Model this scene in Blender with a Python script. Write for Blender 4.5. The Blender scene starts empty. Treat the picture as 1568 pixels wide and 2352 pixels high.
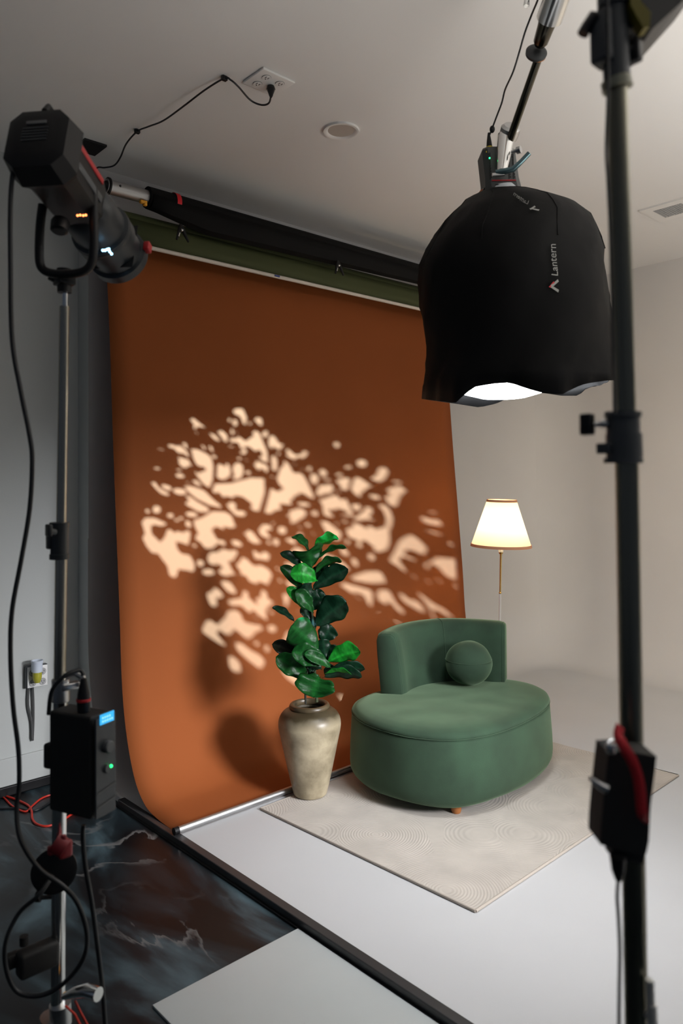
import bpy, bmesh, math, random
import numpy as np
from mathutils import Vector, Matrix, noise
random.seed(7)

# ------------------------------------------------------------------ camera
F, PX, PY = 1715.08, 784.0, 1063.0
RX = Vector((0.73673935, 0.01221986, 0.67606642))     # world x in camera terms (right, down, forward)
RY = Vector((-0.67608211, 0.03004809, 0.73621334))
RZ = Vector((-0.01131808, -0.99947376, 0.03039924))
EYE = Vector((0, 0, 1.7))
sc = bpy.context.scene
cam_d = bpy.data.cameras.new('camera'); cam = bpy.data.objects.new('camera', cam_d)
sc.collection.objects.link(cam); sc.camera = cam
cam_d.sensor_fit = 'VERTICAL'; cam_d.sensor_height = 36.0; cam_d.lens = F * 36.0 / 2352
cam_d.shift_y = -(1176 - PY) / 2352
M = Matrix(((RX[0], -RX[1], -RX[2], 0), (RY[0], -RY[1], -RY[2], 0), (RZ[0], -RZ[1], -RZ[2], EYE.z), (0, 0, 0, 1)))
cam.matrix_world = M
cam_d.clip_start = 0.02
cam_d.dof.use_dof = True; cam_d.dof.focus_distance = 4.3; cam_d.dof.aperture_fstop = 3.2

# ------------------------------------------------------------------ world, lights, exposure
vs = sc.view_settings
vs.view_transform = 'Standard'; vs.look = 'None'; vs.gamma = 1.0; vs.exposure = 0.0
vs.use_curve_mapping = False
w = bpy.data.worlds.new('world'); sc.world = w; w.use_nodes = True
w.node_tree.nodes['Background'].inputs[0].default_value = (0.62, 0.75, 1.0, 1)
w.node_tree.nodes['Background'].inputs[1].default_value = 0.07

def area(name, loc, target, sx, sy, power, col, spread=180):
    l = bpy.data.lights.new(name, 'AREA'); l.shape = 'RECTANGLE'; l.size = sx; l.size_y = sy
    l.energy = power; l.color = col; l.spread = math.radians(spread)
    o = bpy.data.objects.new(name, l); sc.collection.objects.link(o); o.location = loc
    o.rotation_euler = (Vector(target) - Vector(loc)).to_track_quat('-Z', 'Y').to_euler()
    return o
KEY_P, LANTERN_E, GOBO_P, BULB_P, FILL_P = 17.5, 30.0, 7000.0, 5.0, 142.0
area('studio_key_light', (3.15, -0.9, 1.72), (2.5, 3.8, 0.15), 0.95, 0.75, KEY_P, (0.97, 0.97, 1.0), 46)
area('added_ceiling_fill', (3.3, -1.0, 1.6), (3.3, -0.9995, 3.65), 2.6, 2.0, FILL_P, (1.0, 0.945, 0.87), 155)  # unseen area light, added to lift the ceiling brightness
area('added_wall_fill', (2.4, -2.6, 2.3), (6.5, 0.9, 1.6), 0.8, 0.8, FILL_P * 0.34, (1.0, 0.84, 0.64), 60)  # added warm fill behind the camera, brightens the right wall

# ------------------------------------------------------------------ helpers
def cam2w(x, y, z):
    c = Vector((x, y, z)); return EYE + Vector((RX.dot(c), RY.dot(c), RZ.dot(c)))
def P(u, v, d): return cam2w((u - PX) / F * d, (v - PY) / F * d, d)
def wray(u, v): return cam2w(u - PX, v - PY, F) - EYE
def onz(u, v, z=0.0):
    d = wray(u, v); return EYE + d * ((z - EYE.z) / d.z)
def ony(u, v, y):
    d = wray(u, v); return EYE + d * (y / d.y)
def w2px(p):
    q = Vector(p) - EYE
    c = [RX[i] * q.x + RY[i] * q.y + RZ[i] * q.z for i in range(3)]
    return PX + F * c[0] / c[2], PY + F * c[1] / c[2]

def mat(name, col, rough=0.6, metal=0.0, var=0.0, vscale=8.0, bump=0.0, bscale=200.0, sheen=0.0, emit=None, es=0.0, spec=0.5, coat=0.0):
    m = bpy.data.materials.new(name); m.use_nodes = True; nt = m.node_tree; n = nt.nodes
    b = n['Principled BSDF']; b.inputs['Roughness'].default_value = rough; b.inputs['Metallic'].default_value = metal
    b.inputs['Base Color'].default_value = (*col, 1); b.inputs['Specular IOR Level'].default_value = spec
    b.inputs['Coat Weight'].default_value = coat
    if sheen: b.inputs['Sheen Weight'].default_value = sheen; b.inputs['Sheen Roughness'].default_value = 0.4
    if emit: b.inputs['Emission Color'].default_value = (*emit, 1); b.inputs['Emission Strength'].default_value = es
    tc = n.new('ShaderNodeTexCoord')
    if var:
        t = n.new('ShaderNodeTexNoise'); t.inputs['Scale'].default_value = vscale; t.inputs['Detail'].default_value = 4
        r = n.new('ShaderNodeValToRGB')
        r.color_ramp.elements[0].color = (*[c * (1 - var) for c in col], 1); r.color_ramp.elements[0].position = 0.3
        r.color_ramp.elements[1].color = (*[min(1, c * (1 + var)) for c in col], 1); r.color_ramp.elements[1].position = 0.7
        nt.links.new(tc.outputs['Object'], t.inputs['Vector']); nt.links.new(t.outputs['Fac'], r.inputs['Fac'])
        nt.links.new(r.outputs['Color'], b.inputs['Base Color'])
    if bump:
        t2 = n.new('ShaderNodeTexNoise'); t2.inputs['Scale'].default_value = bscale; t2.inputs['Detail'].default_value = 3
        bp = n.new('ShaderNodeBump'); bp.inputs['Strength'].default_value = bump; bp.inputs['Distance'].default_value = 0.01
        nt.links.new(tc.outputs['Object'], t2.inputs['Vector']); nt.links.new(t2.outputs['Fac'], bp.inputs['Height'])
        nt.links.new(bp.outputs['Normal'], b.inputs['Normal'])
    return m

OFF = {}
def link(o, parent=None, loc=None):
    sc.collection.objects.link(o)
    if parent is not None: o.parent = parent
    return o
def setp(o, label=None, cat=None, group=None, kind=None):
    if label: o['label'] = label
    if cat: o['category'] = cat
    if group: o['group'] = group
    if kind: o['kind'] = kind
    return o
def thing(name, loc, label, cat, group=None):
    o = bpy.data.objects.new(name, None); o.empty_display_size = 0.05; sc.collection.objects.link(o)
    o.location = loc; OFF[o.name] = Vector(loc); setp(o, label, cat, group); return o

class B:
    S = 1.0      # size unit of the piece being built
    def __init__(s): s.bm = bmesh.new()
    def box(s, c, size, rot=None, bev=0.0):
        r = bmesh.ops.create_cube(s.bm, size=1.0); vs_ = r['verts']
        bmesh.ops.scale(s.bm, vec=Vector(size) * s.S, verts=vs_)
        if bev:
            bev *= s.S
            es = list({e for v in vs_ for e in v.link_edges})
            rb = bmesh.ops.bevel(s.bm, geom=es, offset=bev, segments=3, affect='EDGES', profile=0.5)
            vs_ = list({v for f in rb['faces'] for v in f.verts} | {v for v in vs_ if v.is_valid})
            vs_ = s._grow(vs_)
        if rot is not None: bmesh.ops.transform(s.bm, matrix=rot.to_4x4(), verts=vs_)
        bmesh.ops.translate(s.bm, vec=Vector(c), verts=vs_)
        return s
    def _grow(s, vs_):
        seen = set(vs_); st = list(vs_)
        while st:
            v = st.pop()
            for e in v.link_edges:
                o = e.other_vert(v)
                if o not in seen: seen.add(o); st.append(o)
        return list(seen)
    def ring(s, pts): return [s.bm.verts.new(p) for p in pts]
    def bridge(s, a, b, closed=True):
        n = len(a)
        for i in range(n if closed else n - 1):
            j = (i + 1) % n
            try: s.bm.faces.new((a[i], a[j], b[j], b[i]))
            except ValueError: pass
    def cap(s, a, flip=False):
        try: s.bm.faces.new(list(reversed(a)) if flip else a)
        except ValueError: pass
    def cyl(s, p0, p1, r0, r1=None, seg=24, cap=True):
        return s.tube([p0, p1], [r0, r0 if r1 is None else r1], seg, cap)
    def tube(s, pts, rad, seg=10, cap=True):
        pts = [Vector(p) for p in pts]; n = len(pts)
        if not hasattr(rad, '__len__'): rad = [rad] * n
        rad = [r * s.S for r in rad]
        t = (pts[1] - pts[0]).normalized()
        ref = Vector((0, 0, 1)) if abs(t.z) < 0.9 else Vector((1, 0, 0))
        u = t.cross(ref).normalized(); prev = None
        for i, p in enumerate(pts):
            t = (pts[min(i + 1, n - 1)] - pts[max(i - 1, 0)])
            t = t.normalized() if t.length > 1e-9 else Vector((0, 0, 1))
            u = (u - t * u.dot(t)); u = u.normalized() if u.length > 1e-6 else t.orthogonal().normalized()
            v = t.cross(u)
            r = s.ring([p + (u * math.cos(a) + v * math.sin(a)) * rad[i] for a in [2 * math.pi * k / seg for k in range(seg)]])
            if prev: s.bridge(prev, r)
            elif cap: s.cap(r, True)
            prev = r
        if cap: s.cap(prev)
        return s
    def lathe(s, prof, c=(0, 0, 0), axis=(0, 0, 1), seg=48, capends=True):
        c = Vector(c); ax = Vector(axis).normalized(); u = ax.orthogonal().normalized(); v = ax.cross(u); prev = None
        for i, (r, h) in enumerate(prof):
            r *= s.S; h *= s.S
            rg = s.ring([c + ax * h + (u * math.cos(a) + v * math.sin(a)) * max(r, 1e-4) for a in [2 * math.pi * k / seg for k in range(seg)]])
            if prev: s.bridge(prev, rg)
            elif capends: s.cap(rg, True)
            prev = rg
        if capends: s.cap(prev)
        return s
    def sphere(s, c, r, seg=24, scale=(1, 1, 1)):
        c = Vector(c); N = seg // 2
        q = bmesh.ops.create_uvsphere(s.bm, u_segments=seg, v_segments=N, radius=r * s.S)
        bmesh.ops.scale(s.bm, vec=Vector(scale), verts=q['verts']); bmesh.ops.translate(s.bm, vec=c, verts=q['verts'])
        return s
    def grid(s, rows, closed=False):
        prev = None
        for row in rows:
            r = s.ring(row)
            if prev: s.bridge(prev, r, closed)
            prev = r
        return s
    def prism(s, poly, d):
        a = s.ring([Vector(p) for p in poly]); b = s.ring([Vector(p) + Vector(d) for p in poly])
        s.cap(a, True); s.cap(b); s.bridge(a, b); return s
    def build(s, name, m, parent=None, loc=None, smooth=True, solid=0.0, sub=0, angle=40):
        off = OFF[parent.name] if parent is not None else Vector(loc or (0, 0, 0))
        bmesh.ops.remove_doubles(s.bm, verts=s.bm.verts, dist=1e-6)
        bmesh.ops.recalc_face_normals(s.bm, faces=s.bm.faces)
        for v in s.bm.verts: v.co -= off
        me = bpy.data.meshes.new(name); s.bm.to_mesh(me); s.bm.free()
        me.materials.append(m)
        o = bpy.data.objects.new(name, me); sc.collection.objects.link(o); OFF[o.name] = off
        if parent is not None: o.parent = parent
        else: o.location = off
        if smooth:
            me.shade_smooth() if hasattr(me, 'shade_smooth') else None
            try: me.set_sharp_from_angle(angle=math.radians(angle))
            except Exception: pass
        if solid:
            q = o.modifiers.new('solid', 'SOLIDIFY'); q.thickness = solid; q.offset = 0
        if sub:
            q = o.modifiers.new('sub', 'SUBSURF'); q.levels = sub; q.render_levels = sub
        return o

def spline(pts, n=8, closed=False):
    pts = [Vector(p) for p in pts]; N = len(pts); out = []
    rng = range(N) if closed else range(N - 1)
    for i in rng:
        if closed: a, b, c, d = pts[(i - 1) % N], pts[i], pts[(i + 1) % N], pts[(i + 2) % N]
        else: a, b, c, d = pts[max(i - 1, 0)], pts[i], pts[i + 1], pts[min(i + 2, N - 1)]
        for k in range(n):
            t = k / n
            out.append(0.5 * ((2 * b) + (c - a) * t + (2 * a - 5 * b + 4 * c - d) * t * t + (3 * b - a - 3 * c + d) * t ** 3))
    if not closed: out.append(pts[-1])
    return out

# ------------------------------------------------------------------ materials
M_ceil = mat('ceiling_paint', (0.74, 0.74, 0.735), 0.8, bump=0.03, bscale=120)
M_wall = mat('wall_paint', (0.50, 0.52, 0.51), 0.75, bump=0.04, bscale=150)
M_cyc = mat('cyclorama_paint', (0.52, 0.52, 0.525), 0.6, var=0.02, vscale=2.0, bump=0.02, bscale=90)
M_floor = mat('cyclorama_floor_paint', (0.505, 0.51, 0.52), 0.6, var=0.02, vscale=2.0, bump=0.02, bscale=90)
M_black = mat('black_plastic', (0.007, 0.007, 0.008), 0.45, spec=.3)
M_blackm = mat('black_matte', (0.008, 0.008, 0.008), 0.7)
M_rubber = mat('black_rubber_cable', (0.008, 0.009, 0.011), 0.5)
M_grey = mat('dark_grey_metal', (0.045, 0.048, 0.05), 0.4, metal=0.6)
M_greyp = mat('grey_plastic', (0.07, 0.075, 0.08), 0.5)
M_chrome = mat('chrome', (0.75, 0.75, 0.74), 0.16, metal=1.0)
M_steel = mat('brushed_steel', (0.55, 0.55, 0.55), 0.3, metal=1.0)
M_bronze = mat('black_chrome', (0.10, 0.09, 0.07), 0.2, metal=1.0)
M_alu = mat('aluminium', (0.5, 0.5, 0.5), 0.45, metal=1.0)
M_red = mat('red_anodised', (0.45, 0.01, 0.015), 0.45)
M_redc = mat('red_cloth', (0.38, 0.004, 0.012), 0.8)
M_redw = mat('red_wire', (0.55, 0.03, 0.015), 0.5)
M_white = mat('white_plastic', (0.75, 0.75, 0.74), 0.4)
M_yellow = mat('yellow_plastic', (0.75, 0.55, 0.02), 0.5)
M_orangep = mat('orange_plastic', (0.85, 0.38, 0.02), 0.5)
M_brass = mat('brass', (0.78, 0.52, 0.17), 0.22, metal=1.0)

def marble():
    m = bpy.data.materials.new('black_epoxy'); m.use_nodes = True; nt = m.node_tree; n = nt.nodes; L = nt.links
    b = n['Principled BSDF']; b.inputs['Roughness'].default_value = 0.36; b.inputs['Specular IOR Level'].default_value = 0.2
    tc = n.new('ShaderNodeTexCoord')
    mp = n.new('ShaderNodeMapping'); mp.inputs['Rotation'].default_value = (0, 0, 0.5); mp.inputs['Scale'].default_value = (1.0, 0.35, 1)
    n1 = n.new('ShaderNodeTexNoise'); n1.inputs['Scale'].default_value = 2.2; n1.inputs['Detail'].default_value = 6; n1.inputs['Distortion'].default_value = 2.4
    n2 = n.new('ShaderNodeTexNoise'); n2.inputs['Scale'].default_value = 1.3; n2.inputs['Detail'].default_value = 5; n2.inputs['Distortion'].default_value = 3.6
    r1 = n.new('ShaderNodeValToRGB'); r2 = n.new('ShaderNodeValToRGB')
    e = r1.color_ramp.elements; e[0].position = 0.40; e[0].color = (0.006, 0.006, 0.007, 1); e[1].position = 0.78; e[1].color = (0.10, 0.16, 0.19, 1)
    e.new(0.52).color = (0.014, 0.021, 0.026, 1)
    e = r2.color_ramp.elements; e[0].position = 0.468; e[0].color = (0, 0, 0, 1); e[1].position = 0.512; e[1].color = (0, 0, 0, 1)
    e.new(0.50).color = (1, 1, 1, 1)
    n3 = n.new('ShaderNodeTexNoise'); n3.inputs['Scale'].default_value = 0.9
    r3 = n.new('ShaderNodeValToRGB'); r3.color_ramp.elements[0].position = 0.52; r3.color_ramp.elements[1].position = 0.68
    mu = n.new('ShaderNodeMath'); mu.operation = 'MULTIPLY'
    mx = n.new('ShaderNodeMixRGB'); mx.inputs[2].default_value = (0.17, 0.17, 0.17, 1)
    L.new(tc.outputs['Object'], mp.inputs['Vector']); L.new(mp.outputs[0], n1.inputs['Vector']); L.new(mp.outputs[0], n2.inputs['Vector'])
    L.new(tc.outputs['Object'], n3.inputs['Vector']); L.new(n3.outputs['Fac'], r3.inputs['Fac'])
    L.new(n1.outputs['Fac'], r1.inputs['Fac']); L.new(n2.outputs['Fac'], r2.inputs['Fac'])
    L.new(r2.outputs['Color'], mu.inputs[0]); L.new(r3.outputs['Color'], mu.inputs[1])
    L.new(mu.outputs[0], mx.inputs[0]); L.new(r1.outputs['Color'], mx.inputs[1]); L.new(mx.outputs[0], b.inputs['Base Color'])
    return m
M_marble = marble()
M_trim = mat('trim_black', (0.008, 0.008, 0.009), 0.4, spec=.2)

# ------------------------------------------------------------------ the room
CZ = 3.65; FL = -0.03; XR = 6.55; YB = 4.3; XE = 1.9
def struct(b, name, m, **k):
    o = b.build(name, m, **k); o['kind'] = 'structure'; return o
struct(B().box((0.0, 0.7, FL - 0.05), (9.0, 7.8, 0.1)), 'floor', M_marble, smooth=False)
struct(B().box(((XE + XR) / 2, 0.4, -0.0145), (XR - XE, 7.2, 0.029)), 'floor', M_floor, smooth=False)
struct(B().box((1.8, 0.75, CZ + 0.05), (9.8, 7.7, 0.1)), 'ceiling', M_ceil, smooth=False)
struct(B().box((-0.3, 4.45 + 0.05, (CZ + FL) / 2), (5.6, 0.1, CZ - FL)), 'wall_left', M_wall, smooth=False)
struct(B().box((-0.57, 4.441, FL + 0.105), (4.92, 0.016, 0.205), bev=0.004), 'baseboard_left', M_wall, smooth=False)
struct(B().box((-0.57, 4.425, FL + 0.03), (4.92, 0.02, 0.055), bev=0.006), 'trim_1', M_trim, smooth=False)
# white cyclorama: walls with rounded corner and rounded cove into the floor
def cove(profile_pts, path):
    rows = []
    for (p, nrm) in path: rows.append([Vector((p[0] + nrm[0] * d, p[1] + nrm[1] * d, z)) for d, z in profile_pts])
    return rows
prof = [(0.0, CZ), (0.0, 2.5), (0.0, 1.4), (0.0, 0.86)]
for k in range(1, 17):
    a = k / 16 * math.pi / 2
    prof.append((0.42 * (1 - math.cos(a)) if False else 0.42 * (1 - math.sqrt(max(0, 1 - (math.sin(a)) ** 2))), 0.86 * (1 - math.sin(a))))
prof = [(0.0, CZ), (0.0, 2.5), (0.0, 1.4)] + [(0.42 * (1 - math.cos(a)), 0.86 * (1 - math.sin(a)) + 0.0) for a in [k / 20 * math.pi / 2 for k in range(21)]]
RC = 0.7; path = [((XE, YB), (0, -1)), ((3.5, YB), (0, -1)), ((5.0, YB), (0, -1)), ((XR - RC, YB), (0, -1))]
arc = [((XR - RC + RC * math.sin(a), YB - RC + RC * math.cos(a)), (-math.sin(a), -math.cos(a))) for a in [k / 16 * math.pi / 2 for k in range(1, 17)]]
path_b = path + arc[:8]; path_r = arc[7:] + [((XR, y), (-1, 0)) for y in (2.0, 0.0, -3.2)]
def slab(rows_path, name, m):
    b = B(); rows = cove(prof, rows_path); b.grid(rows)
    return struct(b, name, m, solid=0.0)
slab(path_b, 'wall_back', M_cyc); slab(path_r, 'wall_right', M_cyc)
# end face of the cyclorama (profile in a plane x = const): painted edge, black below
pe = [Vector((XE, YB - d, z)) for d, z in prof]
b = B()
fr = b.ring([p + Vector((0.001, 0, 0)) for p in pe]); bk = b.ring([Vector((XE + 0.001, 4.449, max(p.z, FL))) for p in pe])
b.bridge(fr, bk, False); struct(b, 'trim_2', M_wall, smooth=False)
b = B(); n0 = 10
ed = [p for p in pe[3:]]
fr = b.ring([p + Vector((-0.004, 0, 0.002)) for p in pe[2:]]); bk = b.ring([p + Vector((0.010, -0.0005, 0.004)) for p in pe[2:]])
b.bridge(fr, bk, False)
struct(b, 'trim_3', mat('cyclorama_edge', (0.5, 0.5, 0.49), 0.5))
# dark edging along the raised white floor
struct(B().box((XE - 0.004, 0.35, -0.012), (0.042, 7.05, 0.034), bev=0.004), 'trim_4', mat('edge_trim', (0.03, 0.03, 0.032), 0.42), smooth=False)
struct(B().box((XE - 0.030, 0.35, FL + 0.004), (0.014, 7.05, 0.008)), 'trim_5', M_trim, smooth=False)

# ------------------------------------------------------------------ orange paper backdrop
def paper_mat(name, col, var=0.04, rough=0.7):
    return mat(name, col, rough, var=var, vscale=1.5, bump=0.01, bscale=60, spec=0.12)
M_orange = paper_mat('burnt_orange_paper', (0.30, 0.084, 0.024), 0.03, 0.8)
pp = [(4.149, 3.32), (4.115, 3.15), (4.06, 2.9), (4.02, 2.5), (3.985, 2.0), (3.945, 1.5), (3.905, 1.0), (3.88, 0.62), (3.83, 0.36), (3.74, 0.15), (3.63, 0.045), (3.50, 0.012), (3.29, 0.004)]
pp = [(p.x, p.y) for p in spline([(a, b_, 0) for a, b_ in pp], 8)]
X0, X1 = 1.905, 4.93
bdt = thing('paper_backdrop', (3.4, 3.6, 0), 'wide burnt orange seamless paper hanging in a sweep behind the vase and chair', 'backdrop')
b = B(); rows = []
for i in range(25):
    x = X0 + (X1 - X0) * i / 24
    rows.append([Vector((x, y + 0.004 * math.sin(i * 0.9 + z * 1.3) * min(1, z), z)) for y, z in pp])
b.grid(rows); b.build('paper', M_orange, bdt, solid=0.001)
b = B(); b.cyl((X0 - 0.02, 4.20, 3.33), (X1 + 0.2, 4.20, 3.33), 0.048); b.build('roll', M_orange, bdt)
t = thing('floor_pipe', (3.4, 3.285, 0), 'silver metal pipe lying along the bottom edge of the orange backdrop', 'pipe')
b = B(); b.lathe([(0.0165, 0), (0.0165, X1 - X0 + 0.06)], (X0 - 0.01, 3.285, 0.0235), (1, 0, 0), 20, False); b.build('tube', M_alu, t)
b = B(); b.cyl((X0 - 0.025, 3.285, 0.0235), (X0 + 0.0, 3.285, 0.0235), 0.018); b.build('end_cap', M_black, t)

# ------------------------------------------------------------------ paper rolls on the ceiling
M_bpaper = paper_mat('black_paper', (0.008, 0.008, 0.008), 0.1, 0.7)
M_gpaper = paper_mat('olive_green_paper', (0.075, 0.085, 0.038), 0.05, 0.6)
BY, BZ = 3.93, 3.395
t = thing('paper_roll', (3.8, BY, BZ), 'black seamless paper roll on a silver core, nearest the ceiling', 'paper roll', None)
b = B(); b.cyl((2.09, BY, BZ), (6.0, BY, BZ), 0.062, seg=40); b.build('paper', M_bpaper, t)
# loose black sheet sagging under the roll
b = B(); rows = []
for i in range(31):
    x = 2.10 + (6.0 - 2.10) * i / 30; sag = 0.075 * min(1, i / 3.0) * (1 - 0.75 * min(1, i / 22))
    rows.append([Vector((x, BY - 0.066, BZ)), Vector((x, BY - 0.064, BZ - 0.04 - sag * .3)), Vector((x, BY - 0.04, BZ - 0.064 - sag * .8)), Vector((x, BY, BZ - 0.068 - sag)), Vector((x, BY + 0.035, BZ - 0.055 - sag * .6)), Vector((x, BY + 0.045, BZ - 0.046))])
b.grid(rows); b.build('loose_sheet', M_bpaper, t, solid=0.002)
b = B(); b.lathe([(0.040, 0), (0.040, 0.28)], (1.84, BY, BZ), (1, 0, 0), 32); o = b.build('core_tube', M_alu, t)
b = B(); b.cyl((1.905, BY - 0.034, BZ + .005), (1.908, BY - 0.0415, BZ + .005), 0.007); b.build('slot', M_blackm, t)
b = B(); b.lathe([(0.0685, 0), (0.0685, 0.03)], (2.255, BY, BZ), (1, 0, 0), 40, False); b.build('tape_band', M_redc if False else mat('red_tape', (0.75, 0.01, 0.02), 0.5), t)
b = B(); b.box((2.055, BY - 0.025, BZ - 0.046), (0.04, 0.024, 0.018), bev=0.004).box((2.065, BY - 0.028, BZ - 0.058), (0.02, 0.02, 0.016), bev=0.003); b.build('clip', M_orangep, t)
b = B(); b.lathe([(0.014, 0), (0.055, 0.006), (0.055, 0.016), (0.03, 0.024), (0.022, 0.05), (0.03, 0.066), (0.05, 0.07), (0.05, 0.08), (0.014, 0.085)], (1.775, BY, BZ), (1, 0, 0), 28); b.build('spool_flange', M_black, t)

GY, GZ = 4.06, 3.262
t = thing('paper_roll', (3.8, GY, GZ), 'olive green paper roll below the black one with a pale bar along its lower edge', 'paper roll', None)
b = B(); b.cyl((1.97, GY, GZ), (6.0, GY, GZ), 0.066, seg=40); b.build('paper', M_gpaper, t)
b = B(); rows = []
for i in range(13):
    x = 1.98 + (6.0 - 1.98) * i / 12
    rows.append([Vector((x, GY - 0.067, GZ + 0.01)), Vector((x, GY - 0.073, GZ - 0.03)), Vector((x, GY - 0.077, GZ - 0.075)), Vector((x, GY - 0.074, GZ - 0.135))])
b.grid(rows); b.build('hanging_sheet', M_gpaper, t, solid=0.0015)
b = B(); b.cyl((1.965, GY - 0.076, GZ - 0.142), (6.0, GY - 0.076, GZ - 0.142), 0.0125, seg=16); b.build('bottom_bar', mat('cream_bar', (0.72, 0.66, 0.58), 0.5), t)
b = B(); b.cyl((3.055, GY - 0.09, GZ - 0.142), (3.095, GY - 0.09, GZ - 0.142), 0.006, seg=10); b.build('sticker', mat('blue_sticker', (0.03, 0.06, 0.25), 0.4), t)
b = B(); b.cyl((1.84, GY, GZ), (1.98, GY, GZ), 0.036, seg=28); b.build('core_tube', M_alu, t)
b = B(); b.box((1.93, GY - 0.035, GZ + 0.01), (0.03, 0.02, 0.022), bev=0.003).box((1.925, GY - 0.04, GZ - 0.02), (0.03, 0.02, 0.018), bev=0.003); b.build('clip', M_orangep, t)
b = B(); b.lathe([(0.02, 0), (0.06, 0.004), (0.06, 0.014), (0.02, 0.02)], (1.945, GY, GZ), (1, 0, 0), 28); b.build('spool_flange', M_black, t)
# bracket carrying the rolls
t = thing('roller_bracket', (1.82, 4.1, CZ), 'black steel bracket under the ceiling at the left end of the rolls', 'bracket')
b = B(); b.box((1.80, 4.05, CZ - 0.006), (0.13, 0.16, 0.012)); b.build('ceiling_plate', M_blackm, t)
b = B(); b.box((1.772, 4.10, CZ - 0.26), (0.012, 0.05, 0.52)); b.box((1.772, 4.01, BZ), (0.012, 0.18, 0.03)); b.box((1.772, 4.05, GZ), (0.012, 0.12, 0.03)); b.box((1.772, 4.15, 3.33), (0.012, 0.10, 0.03)); b.build('hanger_arm', M_blackm, t)
b = B(); b.cyl((1.777, GY, GZ), (1.838, GY, GZ), 0.012); b.build('spindle', M_chrome, t)
def aclamp(p, label):
    t = thing('spring_clamp', p, label, 'clamp', None); p = Vector(p)
    for s_ in (-1, 1):
        b = B(); b.tube([p + Vector((0, 0, 0.05)), p + Vector((s_ * 0.012, -0.01, 0.015)), p + Vector((s_ * 0.04, -0.02, -0.05))], [0.010, 0.013, 0.006], 8); b.build('handle', M_blackm, t)
    b = B(); b.cyl(p + Vector((-0.012, -0.012, 0.016)), p + Vector((0.012, -0.012, 0.016)), 0.009, seg=12); b.cyl(p + Vector((-0.02, -0.018, -0.005)), p + Vector((-0.028, -0.02, -0.03)), 0.006, seg=8); b.build('spring', M_chrome, t)
aclamp(tuple(ony(415, 536, BY - 0.05)), 'small black spring clamp gripping the black roll just right of its red band')
aclamp(tuple(ony(775, 616, BY - 0.05)), 'small black spring clamp under the black roll near the lantern')

# ------------------------------------------------------------------ ceiling fittings
zc = CZ
pc = onz(617, 186, zc)
t = thing('ceiling_outlet', (pc.x, pc.y, zc), 'white four-socket outlet plate on the ceiling with one black plug in it', 'outlet')
b = B(); b.box((pc.x, pc.y, zc - 0.006), (0.19, 0.17, 0.012), bev=0.004); b.build('cover_plate', M_white, t)
def socket(c, nrm, u, r, t, m1, m2):
    c = Vector(c); nrm = Vector(nrm); u = Vector(u); v = nrm.cross(u)
    b = B(); b.cyl(c, c + nrm * 0.004, r, seg=24); o = b.build('socket', m1, t)
    b = B()
    for du in (-0.35, 0.35): 
        q = c + u * du * r + v * 0.2 * r + nrm * 0.0042
        b.prism([q + u * -0.07 * r + v * -.3 * r, q + u * 0.07 * r + v * -.3 * r, q + u * 0.07 * r + v * .3 * r, q + u * -0.07 * r + v * .3 * r], nrm * 0.001)
    q = c - v * 0.45 * r + nrm * 0.0042
    b.cyl(q, q + nrm * 0.001, 0.15 * r, seg=10)
    b.lathe([(r * 0.98, 0.0005), (r * 1.06, 0.0005), (r * 1.06, 0.0015), (r * 0.98, 0.0015)], c, nrm, 24, False)
    b.build('slots', m2, o)
M_dk = mat('slot_dark', (0.03, 0.03, 0.03), 0.6)
for dx, dy in ((-.04, -.036), (.04, -.036), (-.04, .036), (.04, .036)):
    socket((pc.x + dx, pc.y + dy, zc - 0.012), (0, 0, -1), (1, 0, 0), 0.021, t, M_white, M_dk)
plug = onz(622, 205, zc - 0.03)
pth_px = [(622, 220, .075), (617, 237, .09), (600, 241, .09), (575, 230, .07), (548, 200, .05), (530, 184, .03), (515, 180, .014), (470, 207, .03), (420, 245, .05), (375, 277, .05), (340, 291, .03), (315, 302, .014), (290, 330, .05), (276, 362, .09), (262, 380, .12), (240, 385, .13), (224, 385, .13), (210, 400, .14)]
pts = [onz(u, v, zc - d) for u, v, d in pth_px]
t = thing('ceiling_cable', tuple(pts[0]), 'thin black power cable clipped along the ceiling from the outlet to the rolls', 'cable')
b = B(); b.tube(spline(pts, 6), 0.0045, 8); b.build('cord', M_rubber, t)
b = B(); pl = onz(622, 200, zc - 0.016); b.lathe([(0.017, 0), (0.02, 0.012), (0.017, 0.03), (0.012, 0.05), (0.010, 0.062), (0.006, 0.075)], (pl.x, pl.y, pl.z), pts[0] - pl, 16); b.build('plug', M_black, t)
for u, v in ((515, 180), (315, 302)):
    q = onz(u, v, zc - 0.012); b = B(); b.box((q.x, q.y, zc - 0.012), (0.028, 0.022, 0.022), bev=0.004); b.build('cable_clip', M_black, t)

def downlight(c, label):
    t = thing('recessed_light', (c.x, c.y, zc), label, 'ceiling light')
    b = B(); b.lathe([(0.070, 0.0), (0.074, -0.004), (0.086, -0.012), (0.098, -0.011), (0.100, 0.0)], (c.x, c.y, zc), (0, 0, 1), 48, False); b.build('trim_ring', M_white, t)
    b = B(); b.lathe([(0.0, -0.003), (0.072, -0.003), (0.074, -0.001), (0.0, -0.001)], (c.x, c.y, zc), (0, 0, 1), 48, False); b.build('lens', mat('frosted_lens', (0.45, 0.41, 0.37), 0.5, bump=0.1, bscale=300), t)
downlight(onz(783, 299, zc), 'round unlit recessed light in the middle of the ceiling')
downlight(onz(1347, 533, zc), 'round recessed light half hidden behind the black lantern')
vc = onz(1545, 480, zc)
t = thing('ceiling_vent', (vc.x, vc.y, zc), 'white square air vent with grey grille on the ceiling at the right', 'vent')
b = B(); S1, S2 = 0.17, 0.10
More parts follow.
